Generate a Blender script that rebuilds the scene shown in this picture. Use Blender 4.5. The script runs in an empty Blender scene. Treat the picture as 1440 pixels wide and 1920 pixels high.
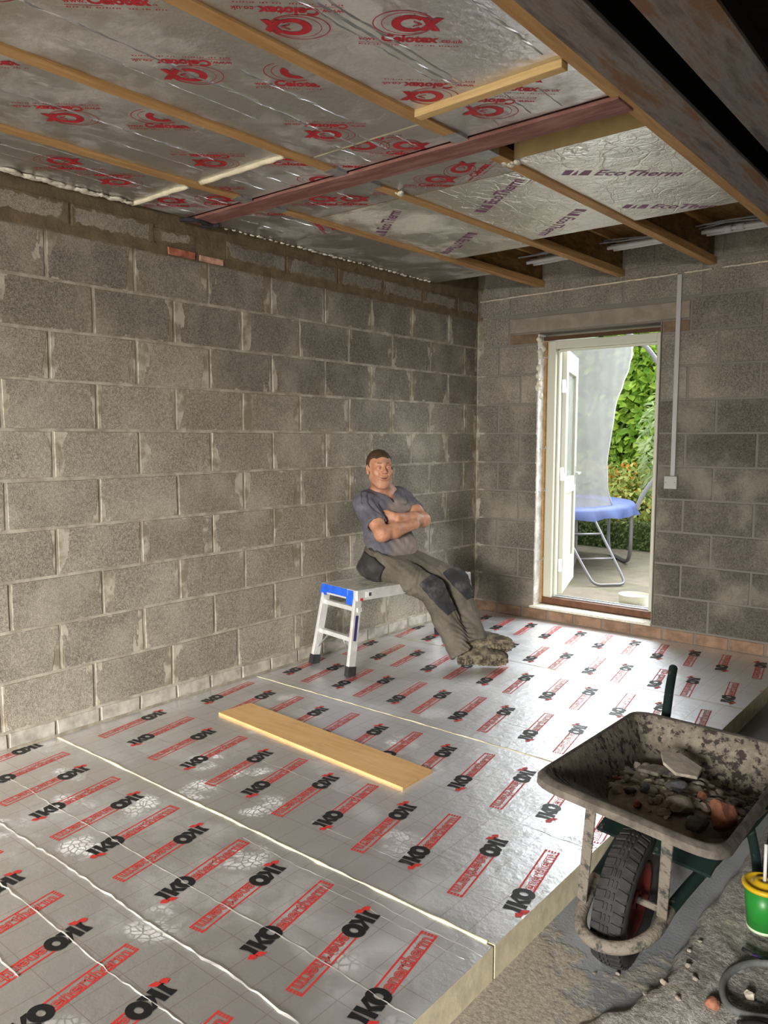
import bpy, bmesh, math, random
import numpy as np
from mathutils import Vector, Matrix, noise as mnoise
random.seed(7)
RNG = np.random.RandomState(5)
PI = math.pi
S = bpy.context.scene
COL = S.collection

# ---------------------------------------------------------------- camera
cam = bpy.data.objects.new('camera', bpy.data.cameras.new('camera'))
COL.objects.link(cam)
YAW, PITCH, ROLL = 0.6879, 0.0953, 0.0016
_w = Vector((-math.sin(YAW)*math.cos(PITCH), math.cos(YAW)*math.cos(PITCH), -math.sin(PITCH)))
_r = Vector((math.cos(YAW), math.sin(YAW), 0)); _u = _r.cross(_w)
r_ = math.cos(ROLL)*_r+math.sin(ROLL)*_u; u_ = -math.sin(ROLL)*_r+math.cos(ROLL)*_u
cam.matrix_world = Matrix(((r_.x, u_.x, -_w.x, 3.4511), (r_.y, u_.y, -_w.y, -5.3733), (r_.z, u_.z, -_w.z, 1.4039), (0, 0, 0, 1)))
cam.data.sensor_fit = 'VERTICAL'; cam.data.sensor_height = 36.0; cam.data.lens = 1464.42*36/1920
cam.data.clip_start = 0.05
S.camera = cam

# ---------------------------------------------------------------- light
S.view_settings.view_transform = 'Standard'; S.view_settings.look = 'None'
S.view_settings.gamma = 1.0; S.view_settings.use_curve_mapping = False
S.view_settings.exposure = 0.0
W = bpy.data.worlds.new('sky'); S.world = W; W.use_nodes = True
wn = W.node_tree; bg = wn.nodes['Background']
bg.inputs[0].default_value = (0.93, 0.97, 1.0, 1); bg.inputs[1].default_value = 3.0
def lamp(name, kind, loc, target, energy, color=(1, 1, 1), **kw):
    d = bpy.data.lights.new(name, kind); d.energy = energy; d.color = color
    for k, v in kw.items(): setattr(d, k, v)
    o = bpy.data.objects.new(name, d); COL.objects.link(o); o.location = loc
    o.rotation_euler = (Vector(target)-Vector(loc)).to_track_quat('-Z', 'Y').to_euler()
    return o
lamp('sky_glow', 'SUN', (1.1, 6, 4.6), (0.8, -1.0, 0.2), 22.0, (0.91, 0.96, 1.0), angle=math.radians(95))
lamp('rear_window_daylight', 'AREA', (5.0, -12.0, 2.7), (0.2, -3.4, 0.5), 3700, (1.0, 0.965, 0.91), shape='RECTANGLE', size=4.0, size_y=1.8)

# ---------------------------------------------------------------- helpers
class MB:
    def __init__(s): s.v = []; s.f = []; s.m = []
    def add(s, vs, fs, m=0):
        o = len(s.v); s.v += [tuple(p) for p in vs]
        for f in fs: s.f.append(tuple(i+o for i in f)); s.m.append(m)
    def box(s, lo, hi, m=0):
        x0, y0, z0 = lo; x1, y1, z1 = hi
        s.hexa([(x0,y0,z0),(x1,y0,z0),(x1,y1,z0),(x0,y1,z0),(x0,y0,z1),(x1,y0,z1),(x1,y1,z1),(x0,y1,z1)], m)
    def hexa(s, p, m=0):
        s.add(p, [(0,3,2,1),(4,5,6,7),(0,1,5,4),(1,2,6,5),(2,3,7,6),(3,0,4,7)], m)
    def bar(s, p, q, w, h, up=(0,0,1), m=0):
        p = Vector(p); q = Vector(q); d = (q-p).normalized(); up = Vector(up)
        sx = d.cross(up).normalized()*w/2; sy = sx.cross(d).normalized()*h/2
        s.hexa([p-sx-sy, p+sx-sy, q+sx-sy, q-sx-sy, p-sx+sy, p+sx+sy, q+sx+sy, q-sx+sy], m)
    def tube(s, pts, r, seg=10, closed=False, m=0, caps=True, smooth=0):
        pts = [Vector(p) for p in pts]
        for _ in range(smooth):
            n = len(pts); out = []
            for i in range(n if closed else n-1):
                a, b = pts[i], pts[(i+1) % n]
                out += [a*.75+b*.25, a*.25+b*.75]
            if not closed: out = [pts[0]]+out+[pts[-1]]
            pts = out
        n = len(pts); rs = r if hasattr(r, '__len__') else [r]*n
        if len(rs) != n: rs = list(np.interp(np.linspace(0, 1, n), np.linspace(0, 1, len(rs)), rs))
        vs = []; prev = None
        for i in range(n):
            if closed: d = pts[(i+1) % n]-pts[i-1]
            else: d = pts[min(i+1, n-1)]-pts[max(i-1, 0)]
            d.normalize()
            if prev is None:
                a = Vector((0,0,1)) if abs(d.z) < .9 else Vector((1,0,0)); x = d.cross(a).normalized()
            else: x = (prev-d*prev.dot(d)).normalized()
            prev = x; y = d.cross(x)
            for k in range(seg):
                t = 2*PI*k/seg; vs.append(pts[i]+(x*math.cos(t)+y*math.sin(t))*rs[i])
        fs = []
        for i in range(n if closed else n-1):
            for k in range(seg):
                a = i*seg+k; b = i*seg+(k+1) % seg; j = ((i+1) % n)*seg
                fs.append((a, b, j+(k+1) % seg, j+k))
        if caps and not closed: fs += [tuple(range(seg))[::-1], tuple(range((n-1)*seg, n*seg))]
        s.add(vs, fs, m)
    def lathe(s, prof, c, seg=24, m=0, axis=(0,0,1)):
        ax = Vector(axis).normalized(); a = Vector((0,0,1)) if abs(ax.z) < .9 else Vector((1,0,0))
        x = ax.cross(a).normalized(); y = ax.cross(x); c = Vector(c); vs = []; fs = []
        for r, h in prof:
            for k in range(seg):
                t = 2*PI*k/seg; vs.append(c+ax*h+(x*math.cos(t)+y*math.sin(t))*r)
        for i in range(len(prof)-1):
            for k in range(seg):
                b = (k+1) % seg; fs.append((i*seg+k, i*seg+b, (i+1)*seg+b, (i+1)*seg+k))
        s.add(vs, fs, m)
    def build(s, name, mats, parent=None, smooth=False, bevel=0, origin=None, fix=True):
        me = bpy.data.meshes.new(name); me.from_pydata(s.v, [], s.f)
        if not isinstance(mats, (list, tuple)): mats = [mats]
        for m in mats: me.materials.append(m)
        if len(mats) > 1: me.polygons.foreach_set('material_index', s.m)
        if fix:
            bm = bmesh.new(); bm.from_mesh(me); bmesh.ops.recalc_face_normals(bm, faces=bm.faces); bm.to_mesh(me); bm.free()
        if smooth: me.polygons.foreach_set('use_smooth', [True]*len(me.polygons))
        o = bpy.data.objects.new(name, me); COL.objects.link(o)
        if origin is not None:
            me.transform(Matrix.Translation(-Vector(origin))); o.location = origin
        if parent is not None:
            o.parent = parent
            if origin is None: o.matrix_parent_inverse = Matrix.Translation(-Vector(parent.location)) if not any(parent.rotation_euler) else parent.matrix_basis.inverted()
            else: o.location = Vector(origin)-Vector(parent.location)
        if bevel:
            b = o.modifiers.new('bevel', 'BEVEL'); b.width = bevel; b.segments = 2; b.limit_method = 'ANGLE'
        return o
def tag(o, label=None, cat=None, group=None, kind=None):
    if label: o['label'] = label
    if cat: o['category'] = cat
    if group: o['group'] = group
    if kind: o['kind'] = kind
    return o
def empty(name, loc, label=None, cat=None, group=None, kind=None):
    o = bpy.data.objects.new(name, None); COL.objects.link(o); o.location = loc; o.empty_display_size = .1
    return tag(o, label, cat, group, kind)
def struct(o): o['kind'] = 'structure'; return o

# ---------------------------------------------------------------- materials
class NT:
    def __init__(s, name):
        s.m = bpy.data.materials.new(name); s.m.use_nodes = True; s.t = s.m.node_tree
        s.b = s.t.nodes['Principled BSDF']
    def n(s, ty, ins=None, **kw):
        nd = s.t.nodes.new(ty)
        for k, v in kw.items(): setattr(nd, k, v)
        for k, v in (ins or {}).items():
            i = nd.inputs[k]
            if isinstance(v, bpy.types.NodeSocket): s.t.links.new(v, i)
            else:
                if i.type == 'RGBA' and len(v) == 3: v = (*v, 1)
                i.default_value = v
        return nd
    def co(s, sc=(1,1,1), kind='Object'):
        c = s.n('ShaderNodeNewGeometry').outputs['Position']
        if sc == (1,1,1): return c
        return s.n('ShaderNodeMapping', {0: c, 3: sc}).outputs[0]
    def noise(s, scale, detail=3, rough=.55, co=None, dist=0):
        return s.n('ShaderNodeTexNoise', {'Vector': co or s.co(), 'Scale': scale, 'Detail': detail, 'Roughness': rough, 'Distortion': dist}).outputs[0]
    def vor(s, scale, feature='F1', co=None, out=0, rnd=1.0):
        return s.n('ShaderNodeTexVoronoi', {'Vector': co or s.co(), 'Scale': scale, 'Randomness': rnd}, feature=feature).outputs[out]
    def ramp(s, f, stops):
        nd = s.n('ShaderNodeValToRGB', {0: f}); e = nd.color_ramp.elements
        while len(e) < len(stops): e.new(.5)
        for el, (p, c) in zip(e, stops):
            el.position = p; el.color = (*c, 1) if hasattr(c, '__len__') else (c, c, c, 1)
        return nd.outputs[0]
    def math(s, op, a, b=0.0, c=0.0, clamp=False):
        return s.n('ShaderNodeMath', {0: a, 1: b, 2: c}, operation=op, use_clamp=clamp).outputs[0]
    def step(s, v, lo, hi, a=0.0, b=1.0):
        return s.n('ShaderNodeMapRange', {0: v, 1: lo, 2: hi, 3: a, 4: b}, interpolation_type='SMOOTHSTEP').outputs[0]
    def mix(s, f, a, b, mode='MIX'):
        nd = s.n('ShaderNodeMix', data_type='RGBA', blend_type=mode)
        for i, v in ((0, f), (6, a), (7, b)):
            if isinstance(v, bpy.types.NodeSocket): s.t.links.new(v, nd.inputs[i])
            else: nd.inputs[i].default_value = v if i == 0 else (*v[:3], 1)
        return nd.outputs[2]
    def sep(s, v): return s.n('ShaderNodeSeparateXYZ', {0: v}).outputs
    def set(s, color=None, rough=None, metal=None, spec=None, **kw):
        for k, v in (('Base Color', color), ('Roughness', rough), ('Metallic', metal), ('Specular IOR Level', spec)):
            if v is None: continue
            if isinstance(v, bpy.types.NodeSocket): s.t.links.new(v, s.b.inputs[k])
            else: s.b.inputs[k].default_value = (*v, 1) if k == 'Base Color' else v
        return s
    def bump(s, h, strength=.3, dist=.01):
        b = s.n('ShaderNodeBump', {'Height': h, 'Strength': strength, 'Distance': dist})
        s.t.links.new(b.outputs[0], s.b.inputs['Normal']); return s
def plain(name, color, rough=.6, metal=0, var=.0, scale=20, bump=0, spec=.3):
    t = NT(name)
    if var:
        n = t.noise(scale, 4)
        c = t.mix(t.step(n, .3, .7), tuple(x*(1-var) for x in color), tuple(min(1, x*(1+var)) for x in color))
    else: c = color
    t.set(c, rough, metal, spec)
    if bump: t.bump(t.noise(scale*3, 4), bump, .004)
    return t.m

def block_mat():
    t = NT('concrete_block')
    co = t.co(); sp = t.sep(co)
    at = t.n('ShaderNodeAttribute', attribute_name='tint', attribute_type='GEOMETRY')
    lr = t.sep(t.n('ShaderNodeUVMap', uv_map='lr').outputs[0]); bt = t.sep(t.n('ShaderNodeUVMap', uv_map='bt').outputs[0])
    agg = t.math('ADD', t.math('MULTIPLY', t.noise(210, 2, .7), .6), t.math('MULTIPLY', t.noise(75, 3, .7), .4))
    pit = t.vor(130)
    base = t.mix(t.step(agg, .36, .66), (.140, .123, .097), (.375, .333, .265))
    base = t.mix(t.math('MULTIPLY', t.step(pit, .22, .05), .4), base, (.05, .045, .039))
    big = t.noise(3.2, 4)
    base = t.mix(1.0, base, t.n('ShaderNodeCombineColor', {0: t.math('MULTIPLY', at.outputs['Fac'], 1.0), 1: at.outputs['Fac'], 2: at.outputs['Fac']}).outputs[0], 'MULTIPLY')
    base = t.mix(t.math('MULTIPLY', t.step(big, .42, .72), .35), base, (.45, .41, .33))
    brown = t.math('MULTIPLY', t.step(sp[2], 2.27, 2.34), t.step(sp[0], .08, .04))
    mort = t.mix(t.step(t.noise(9, 4), .40, .60), (.42, .38, .30), (.20, .165, .115))
    mort = t.mix(brown, mort, t.mix(t.step(t.noise(14, 5), .3, .7), (.17, .128, .075), (.115, .088, .055)))
    dl = t.math('MINIMUM', lr[0], lr[1]); db = t.math('MINIMUM', bt[0], bt[1])
    back = t.step(sp[0], .05, .10)
    wob = t.noise(1.0, 4, .6, co=t.co((9, 9, 4))); wob2 = t.noise(16, 4, .6)
    sel = t.noise(2.3, 2)
    wl = t.math('MULTIPLY', t.step(wob, .36, .60), t.math('MULTIPLY_ADD', t.step(sel, .36, .58), .06, .012))
    wl = t.math('MULTIPLY', wl, t.math('MULTIPLY_ADD', back, -.9, 1.0))
    sm = t.step(t.math('SUBTRACT', wl, dl), -.004, .006)
    wb = t.math('MULTIPLY', t.math('MULTIPLY_ADD', t.step(wob2, .45, .75), .022, .002), t.math('MULTIPLY_ADD', back, -.8, 1.0))
    sm = t.math('MAXIMUM', sm, t.step(t.math('SUBTRACT', wb, db), -.003, .004))
    wbr = t.math('MULTIPLY', brown, t.math('MULTIPLY_ADD', wob2, .075, -.018))
    d2 = t.math('MINIMUM', dl, db)
    sm2 = t.math('MULTIPLY', t.step(t.math('SUBTRACT', wbr, d2), -.004, .004), brown)
    m = t.math('MAXIMUM', t.math('MULTIPLY', sm, .85), sm2)
    t.set(t.mix(m, base, mort), .93, spec=.1)
    h = t.math('ADD', t.math('MULTIPLY', agg, t.math('SUBTRACT', 1.0, t.math('MULTIPLY', m, .7))), t.math('MULTIPLY', t.step(pit, .0, .25), .35))
    t.bump(h, .55, .006)
    return t.m
def mortar_mat():
    t = NT('mortar'); sp = t.sep(t.co())
    brown = t.math('MULTIPLY', t.step(sp[2], 2.27, 2.34), t.step(sp[0], .08, .04))
    c = t.mix(t.step(t.noise(10, 4), .35, .65), (.40, .365, .29), (.26, .225, .175))
    c = t.mix(t.step(sp[0], .05, .10), c, (.19, .172, .145))
    c = t.mix(brown, c, t.mix(t.step(t.noise(14, 5), .3, .7), (.17, .128, .075), (.115, .088, .055)))
    t.set(c, .93, spec=.1); t.bump(t.noise(45, 5, .7), .5, .008); return t.m
def foil_mat(name, crack=0.0, scuff=0.0, base=(.78, .78, .79), rough=.3, crinkle=.12, dust=.35, dcol=(.62, .59, .55), grid=True, prints=True, warm=None):
    t = NT(name); co = t.co(); sp = t.sep(co)
    n1 = t.noise(2.2, 5, .6); n2 = t.noise(11, 4, .6)
    c = base
    dm = t.math('MULTIPLY', t.step(t.math('ADD', t.math('MULTIPLY', n1, .7), t.math('MULTIPLY', n2, .3)), .47, .66), dust)
    if prints:
        wv = t.n('ShaderNodeVectorMath', {0: co, 1: t.n('ShaderNodeVectorMath', {0: t.n('ShaderNodeTexNoise', {'Vector': co, 'Scale': 4.0}).outputs[1], 3: .12}, operation='SCALE').outputs[0]}, operation='ADD').outputs[0]
        v1 = t.n('ShaderNodeTexVoronoi', {'Vector': wv, 'Scale': 3.6}); v1.voronoi_dimensions = '2D'
        rs = t.sep(v1.outputs[1])
        foot = t.math('MULTIPLY', t.step(v1.outputs[0], .40, .22), t.step(rs[0], .50, .56))
        tread = t.step(t.n('ShaderNodeTexVoronoi', {'Vector': wv, 'Scale': 40.0}, feature='DISTANCE_TO_EDGE', voronoi_dimensions='2D').outputs[0], .05, .14)
        fm = t.math('MULTIPLY', t.math('MULTIPLY', foot, tread), t.step(t.noise(8, 3), .38, .62))
        # prints thin out away from the trodden corner of the floor
        zone = t.math('MULTIPLY', t.step(sp[1], -1.6, -3.2, .12, 1.0), t.step(sp[0], 2.1, 1.2, .45, 1.0))
        pm = t.math('MULTIPLY', fm, zone); dm = t.math('MAXIMUM', dm, t.math('MULTIPLY', pm, .8))
        dcol = t.mix(pm, dcol, (.90,.90,.89))
    if scuff:
        s1 = t.noise(1.0, 6, .72, co=t.co((5, 2.2, 5)), dist=.8); s2 = t.noise(1.6, 3)
        sk = t.math('MULTIPLY', t.math('MULTIPLY', t.step(s1, .54, .64), t.step(s2, .42, .60)), scuff); dm = t.math('MAXIMUM', dm, sk); dcol = t.mix(sk, dcol, (.72,.70,.66))
    col = t.mix(dm, c, dcol)
    if grid:
        g = None
        for ax, per in ((0, .1), (1, .144)):
            fr = t.math('PINGPONG', sp[ax], per/2)
            l = t.step(fr, .0016, .0008); g = l if g is None else t.math('MAXIMUM', g, l)
        col = t.mix(t.math('MULTIPLY', g, .42), col, (.42, .2, .2))
    t.set(col, t.math('MULTIPLY_ADD', dm, .4, rough), t.math('MULTIPLY_ADD', dm, -.85, .95))
    h = t.math('ADD', t.noise(30, 4, .6), t.math('MULTIPLY', t.noise(5, 3), 2.0))
    if crack:
        wv = t.n('ShaderNodeVectorMath', {0: co, 1: t.n('ShaderNodeVectorMath', {0: t.n('ShaderNodeTexNoise', {'Vector': co, 'Scale': 6.0, 'Detail': 3.0}).outputs[1], 3: .10}, operation='SCALE').outputs[0]}, operation='ADD').outputs[0]
        cr = t.math('MULTIPLY', t.math('ADD', t.step(t.vor(6, 'DISTANCE_TO_EDGE', wv), 0, .03), t.math('MULTIPLY', t.step(t.vor(17, 'DISTANCE_TO_EDGE', wv), 0, .07), .45)), t.step(t.noise(4, 2), .3, .7, .2, 1.0))
        h = t.math('ADD', h, t.math('MULTIPLY', cr, crack))
    t.bump(h, crinkle, .02)
    return t.m
def wood(name, a, b, rough=.65, sc=(3, 40, 40), bump=.15, extra=None):
    t = NT(name); co = t.co(sc)
    n = t.noise(1.0, 6, .65, co=co, dist=.6); n2 = t.noise(6, 3)
    c = t.mix(t.step(n, .3, .7), a, b); c = t.mix(t.math('MULTIPLY', t.step(n2, .5, .75), .35), c, tuple(x*.6 for x in a))
    t.set(c, rough, spec=.2); t.bump(n, bump, .004); return t.m
M = {}
M['block'] = block_mat(); M['mortar'] = mortar_mat()
M['foil'] = foil_mat('silver_foil_floor', rough=.40, crinkle=.13, dust=.22, base=(.82,.83,.85), dcol=(.66,.66,.66))
M['foilc'] = foil_mat('silver_foil_ceiling', scuff=.6, base=(.66,.65,.63), rough=.34, crinkle=.16, dust=.75, dcol=(.40,.375,.33), grid=False, prints=False)
M['foile'] = foil_mat('pale_foil_ceiling', crack=.7, base=(.86,.85,.78), scuff=.35, rough=.36, crinkle=.30, dust=.75, dcol=(.80,.77,.66), grid=False, prints=False)
M['foam'] = plain('foam_core', (.68,.62,.44), .9, var=.12, scale=18, bump=.2, spec=.1)
M['foamtan'] = plain('foam_core_tan', (.40,.29,.13), .9, var=.12, scale=9, bump=.2, spec=.1)
M['red'] = plain('red_ink', (.56,.035,.03), .45); M['black'] = plain('black_ink', (.012,.012,.013), .4)
M['cred'] = plain('crimson_ink', (.42,.018,.03), .5, var=.2, scale=25); M['purple'] = plain('purple_ink', (.22,.085,.17), .5, var=.2, scale=20)
M['silverink'] = foil_mat('letter_foil', grid=False, prints=False, dust=.1, base=(.72,.70,.70))
M['joist'] = wood('joist_timber', (.50,.30,.125), (.35,.195,.075), sc=(40,2.5,40))
M['batten'] = wood('batten_timber', (.66,.47,.22), (.52,.34,.14), sc=(2.5,40,40))
M['osb'] = wood('osb_web', (.27,.16,.055), (.13,.072,.025), sc=(30,9,30), bump=.3)
M['ply'] = wood('plywood', (.66,.42,.19), (.56,.33,.13), sc=(3,22,22), bump=.05)
M['dark'] = plain('unlit_soffit', (.012,.011,.010), .95, spec=.05)  # near black: the soffit's lack of light is put into its colour
M['dustwood'] = plain('dusty_wood', (.30,.22,.14), .9, var=.3)
M['trunk'] = plain('grey_white_plastic', (.40,.39,.365), .45)
M['white'] = plain('white_plastic', (.60,.59,.56), .4); M['cream'] = plain('cream_paint', (.55,.54,.44), .45)
M['galv'] = plain('galvanised_steel', (.55,.57,.58), .4, .9, var=.15, scale=30)
M['alu'] = plain('aluminium', (.78,.77,.74), .42, .45, var=.10, scale=15)
M['rubber'] = plain('black_rubber', (.028,.027,.027), .75, var=.3, scale=30, bump=.1)

# ---------------------------------------------------------------- masonry
ZK = lambda k: .085+.225*(9-k)
def masonry(name, P, blocks, planes, mats, backs=(), tintf=None):
    """blocks: (s0,s1,z0,z1,mat,relief); planes: rectangles of mortar; P maps (s, z, out) to the world"""
    v = []; f = []; mi = []; lr = []; bt = []; tint = []; shade = tintf or (lambda s_, z_: 1.0)
    def quad(pts, m, uv=None, t=1.0):
        o = len(v); v.extend(P(*p) for p in pts); f.append((o, o+1, o+2, o+3)); mi.append(m)
        for k in range(4):
            a = uv[k] if uv else (9, 9, 9, 9)
            lr.append((a[0], a[1])); bt.append((a[2], a[3]))
        tint.extend([t]*4)
    for s0, s1, z0, z1, m, rel in blocks:
        j = lambda a: random.uniform(-a, a)
        c = [(s0+.005+j(.002), z0+.005+j(.002)), (s1-.005+j(.002), z0+.005+j(.002)), (s1-.005+j(.002), z1-.005+j(.002)), (s0+.005+j(.002), z1-.005+j(.002))]
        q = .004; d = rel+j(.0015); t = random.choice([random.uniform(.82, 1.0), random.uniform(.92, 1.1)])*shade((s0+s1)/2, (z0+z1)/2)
        i = [(c[0][0]+q, c[0][1]+q), (c[1][0]-q, c[1][1]+q), (c[2][0]-q, c[2][1]-q), (c[3][0]+q, c[3][1]-q)]
        u = lambda p: (p[0]-s0, s1-p[0], p[1]-z0, z1-p[1])
        quad([(*p, d) for p in i], m, [u(p) for p in i], t)
        for k in range(4):
            n = (k+1) % 4
            quad([(*c[k], -.006), (*c[n], -.006), (*i[n], d), (*i[k], d)], m, [u(c[k]), u(c[n]), u(i[n]), u(i[k])], t*.95)
    for s0, s1, z0, z1 in planes:
        ns = max(1, int((s1-s0)/.06)); nz = max(1, int((z1-z0)/.06))
        quad([(s0, z0, 0), (s1, z0, 0), (s1, z1, 0), (s0, z1, 0)], 1)
    for lo, hi in backs:
        b = MB(); b.box(lo, hi); o = len(v); v.extend(b.v)
        for fc in b.f:
            f.append(tuple(x+o for x in fc)); mi.append(1); lr.extend([(9, 9)]*4); bt.extend([(9, 9)]*4); tint.extend([1]*4)
    me = bpy.data.meshes.new(name); me.from_pydata(v, [], f)
    for m in mats: me.materials.append(m)
    me.polygons.foreach_set('material_index', mi)
    a = me.uv_layers.new(name='lr'); b = me.uv_layers.new(name='bt'); loops = [l.vertex_index for l in me.loops]
    a.data.foreach_set('uv', np.array(lr, 'f').ravel()); b.data.foreach_set('uv', np.array(bt, 'f').ravel())
    at = me.attributes.new('tint', 'FLOAT', 'CORNER'); at.data.foreach_set('value', np.array(tint, 'f'))
    o = bpy.data.objects.new(name, me); COL.objects.link(o); return struct(o)
M['palebrick'] = plain('pale_concrete_brick', (.36,.33,.28), .9, var=.25, scale=14, bump=.4)
M['redbrick'] = plain('red_brick', (.36,.12,.07), .9, var=.35, scale=22, bump=.4)
M['tanbrick'] = plain('tan_brick', (.25,.155,.10), .9, var=.25, scale=12, bump=.3)
M['lintel'] = plain('concrete_lintel', (.235,.20,.155), .9, var=.16, scale=9, bump=.3)
M['padstone'] = plain('brown_tile_brick', (.16,.105,.065), .9, var=.2, scale=14)

# left wall, block joints every 0.45 m along y
blk = []
Y0 = -3.34; YN = -9.0
for k in range(-1, 9):
    off = (0 if k % 2 == 0 else -.225) + (-.06 if k == 8 else 0)
    s = Y0+off-.45*14
    while s < 0:
        a, b = max(s, YN), min(s+.45, -.001)
        if b-a > .03: blk.append((a, b, ZK(k+1), ZK(k), 0, .004))
        s += .45
s = Y0-.45*14-.1
while s < 0:
    a, b = max(s, YN), min(s+.45, -.001)
    if b-a > .05 and not (-3.02 < (a+b)/2 < -2.6): blk.append((a, b, 2.365, 2.475, 0, .005))
    s += .45
blk += [(-3.02, -2.74, 2.375, 2.46, 0, .005), (-2.92, -2.74, 2.325, 2.375, 3, .006), (-2.725, -2.55, 2.325, 2.372, 4, .006), (-2.54, -2.36, 2.365, 2.46, 0, .004)]
s = -9.0
while s < 0:
    blk.append((s, min(s+.225, -.001), .004, .085, 2, .006)); s += .225
M['pinkbrick'] = plain('pink_brick', (.46,.27,.19), .9, var=.35, scale=22, bump=.4)
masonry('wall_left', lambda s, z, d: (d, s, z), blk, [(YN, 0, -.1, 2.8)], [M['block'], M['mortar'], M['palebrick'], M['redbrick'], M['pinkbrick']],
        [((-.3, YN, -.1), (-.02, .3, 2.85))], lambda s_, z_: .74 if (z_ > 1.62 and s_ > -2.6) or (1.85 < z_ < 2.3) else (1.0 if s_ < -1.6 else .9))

# back wall with the doorway
DX0, DX1 = .55, 1.478
blk = []
for k in range(-3, 9):
    z0, z1 = ZK(k+1), ZK(k)
    if k == -3: z1 = 2.78
    ev = k % 2 == 0
    js = [.207, .657, 1.406, 1.856, 2.306] if ev else [-.05, .40, 1.665, 2.115, 2.565]
    if k <= -2: js = [.30, .75, 1.20, 1.745, 2.19] if k == -2 else [.07, .52, .97, 1.42, 1.87, 2.32]
    if k == -1: js = [.295, 1.67, 2.12]
    js = [0]+[j for j in js if j > 0]+[js[-1]+.45*i for i in range(1, 11)]
    for a, b in zip(js, js[1:]):
        if b > 7: continue
        zz1 = z1
        if -1 < k and a < DX1 and b > DX0:
            if a < DX0: blk.append((a, DX0, z0, z1, 0, .004))
            if b > DX1: blk.append((DX1, b, z0, z1, 0, .004))
        elif k == -1 and abs(a-.295) < .01: continue
        else: blk.append((a, b, z0, z1, 0, .004))
s = 0
while s < 7:
    blk.append((s, s+.222, -.005, .085, 2, .005)); s += .222
blk += [(.295, 1.67, 2.192, 2.318, 3, .010), (.295, DX0, 2.108, 2.195, 4, .004), (DX1, 1.67, 2.108, 2.195, 4, .004)]
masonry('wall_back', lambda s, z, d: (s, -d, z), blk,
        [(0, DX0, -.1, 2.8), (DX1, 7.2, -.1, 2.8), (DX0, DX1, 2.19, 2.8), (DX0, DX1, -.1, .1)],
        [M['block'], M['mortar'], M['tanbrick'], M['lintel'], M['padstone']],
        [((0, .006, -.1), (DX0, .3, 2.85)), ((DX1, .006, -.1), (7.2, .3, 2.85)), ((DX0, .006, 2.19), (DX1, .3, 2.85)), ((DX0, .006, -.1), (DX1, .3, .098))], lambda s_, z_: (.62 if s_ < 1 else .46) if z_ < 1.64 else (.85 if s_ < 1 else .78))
# the neighbouring room the photographer stands in
m = MB(); m.box((7.0, YN, -.1), (7.2, 0, 2.85)); struct(m.build('wall_right', M['mortar']))
m = MB(); m.box((-.3, YN-.2, -.1), (.2, YN, 2.85)); m.box((4.3, YN-.2, -.1), (7.2, YN, 2.85)); m.box((.2, YN-.2, 2.25), (4.3, YN, 2.85)); struct(m.build('wall_rear', M['mortar']))
m = MB(); m.box((-.3, YN-.2, 2.78), (7.2, .3, 2.9)); struct(m.build('ceiling', M['osb']))
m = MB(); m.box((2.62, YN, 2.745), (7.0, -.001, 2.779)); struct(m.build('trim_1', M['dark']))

# slab, with a rough broken edge on the right and old concrete beyond it
t = NT('grey_slab'); n = t.noise(2.4, 5, .6); sp = t.sep(t.co())
d = t.math('ADD', t.math('MULTIPLY', t.noise(3.3, 6, .62), .5), t.math('MULTIPLY', t.noise(26, 4), .12))
near = t.step(sp[1], -3.0, -3.5, 0, .16)
ds = t.step(t.math('ADD', d, near), .38, .44)
c = t.mix(t.step(n, .3, .7), (.17,.18,.19), (.27,.28,.285)); dust = t.mix(t.step(t.noise(70, 4, .7), .35, .65), (.27,.235,.185), (.42,.37,.30))
t.set(t.mix(ds, c, dust), t.math('MULTIPLY_ADD', ds, .45, .45), spec=.3); t.bump(t.math('MULTIPLY_ADD', ds, 1.2, t.noise(90, 4, .7)), .35, .006); M['slab'] = t.m
t = NT('broken_concrete'); n = t.noise(60, 5, .7)
c = t.mix(t.step(n, .35, .65), (.23,.216,.192), (.41,.387,.347)); c = t.mix(t.step(t.noise(5, 5), .54, .68), c, (.44,.385,.295)); c = t.mix(1.0, c, t.ramp(t.noise(190, 3, .7), [(.3,.62),(.7,1.25)]), 'MULTIPLY'); c = t.mix(t.math('MULTIPLY', t.step(t.vor(55), .16, .04), .5), c, (.07,.06,.055))
t.set(c, .95, spec=.1); t.bump(t.math('ADD', n, t.math('MULTIPLY', t.noise(22, 6, .75), 1.2)), .8, .010); M['rough'] = t.m
m = MB(); m.box((-.3, YN-.2, -.3), (7.2, .3, -.1)); struct(m.build('floor', M['slab']))
def ground_grid(name, x0, x1, y0, y1, st, hf, mat):
    nx = int((x1-x0)/st)+1; ny = int((y1-y0)/st)+1; m = MB(); vs = []; fs = []
    for j in range(ny):
        for i in range(nx):
            x = x0+i*st; y = y0+j*st; vs.append((*hf(x, y),))
    for j in range(ny-1):
        for i in range(nx-1): a = j*nx+i; fs.append((a, a+1, a+1+nx, a+nx))
    m.add(vs, fs); o = m.build(name, mat, smooth=True); return struct(o)
def hrough(x, y):
    nz = lambda s, o=0: mnoise.noise(Vector((x*s+o, y*s, o)))
    e = 2.752+.012*nz(9)+.02*nz(3, 5)-(.10*max(0, min(1, (-3.36-y)/.3)))*(1+.6*nz(14, 2))
    d = x-e; h = -.115
    if d > 0:
        lip = min(1, d/.025); h = -.10+lip*(.040+.005*nz(34, 1)+.006*nz(11, 2))*(1-.6*max(0, min(1, (-3.34-y)/.25)))
        g = max(0, min(1, (d-.10-.03*nz(5, 8))/.05)); h -= g*(.022+.010*nz(12, 3))+.0
        h += g*max(0, nz(16, 7))*.018
    return x, y, max(h, -.115)
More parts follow.
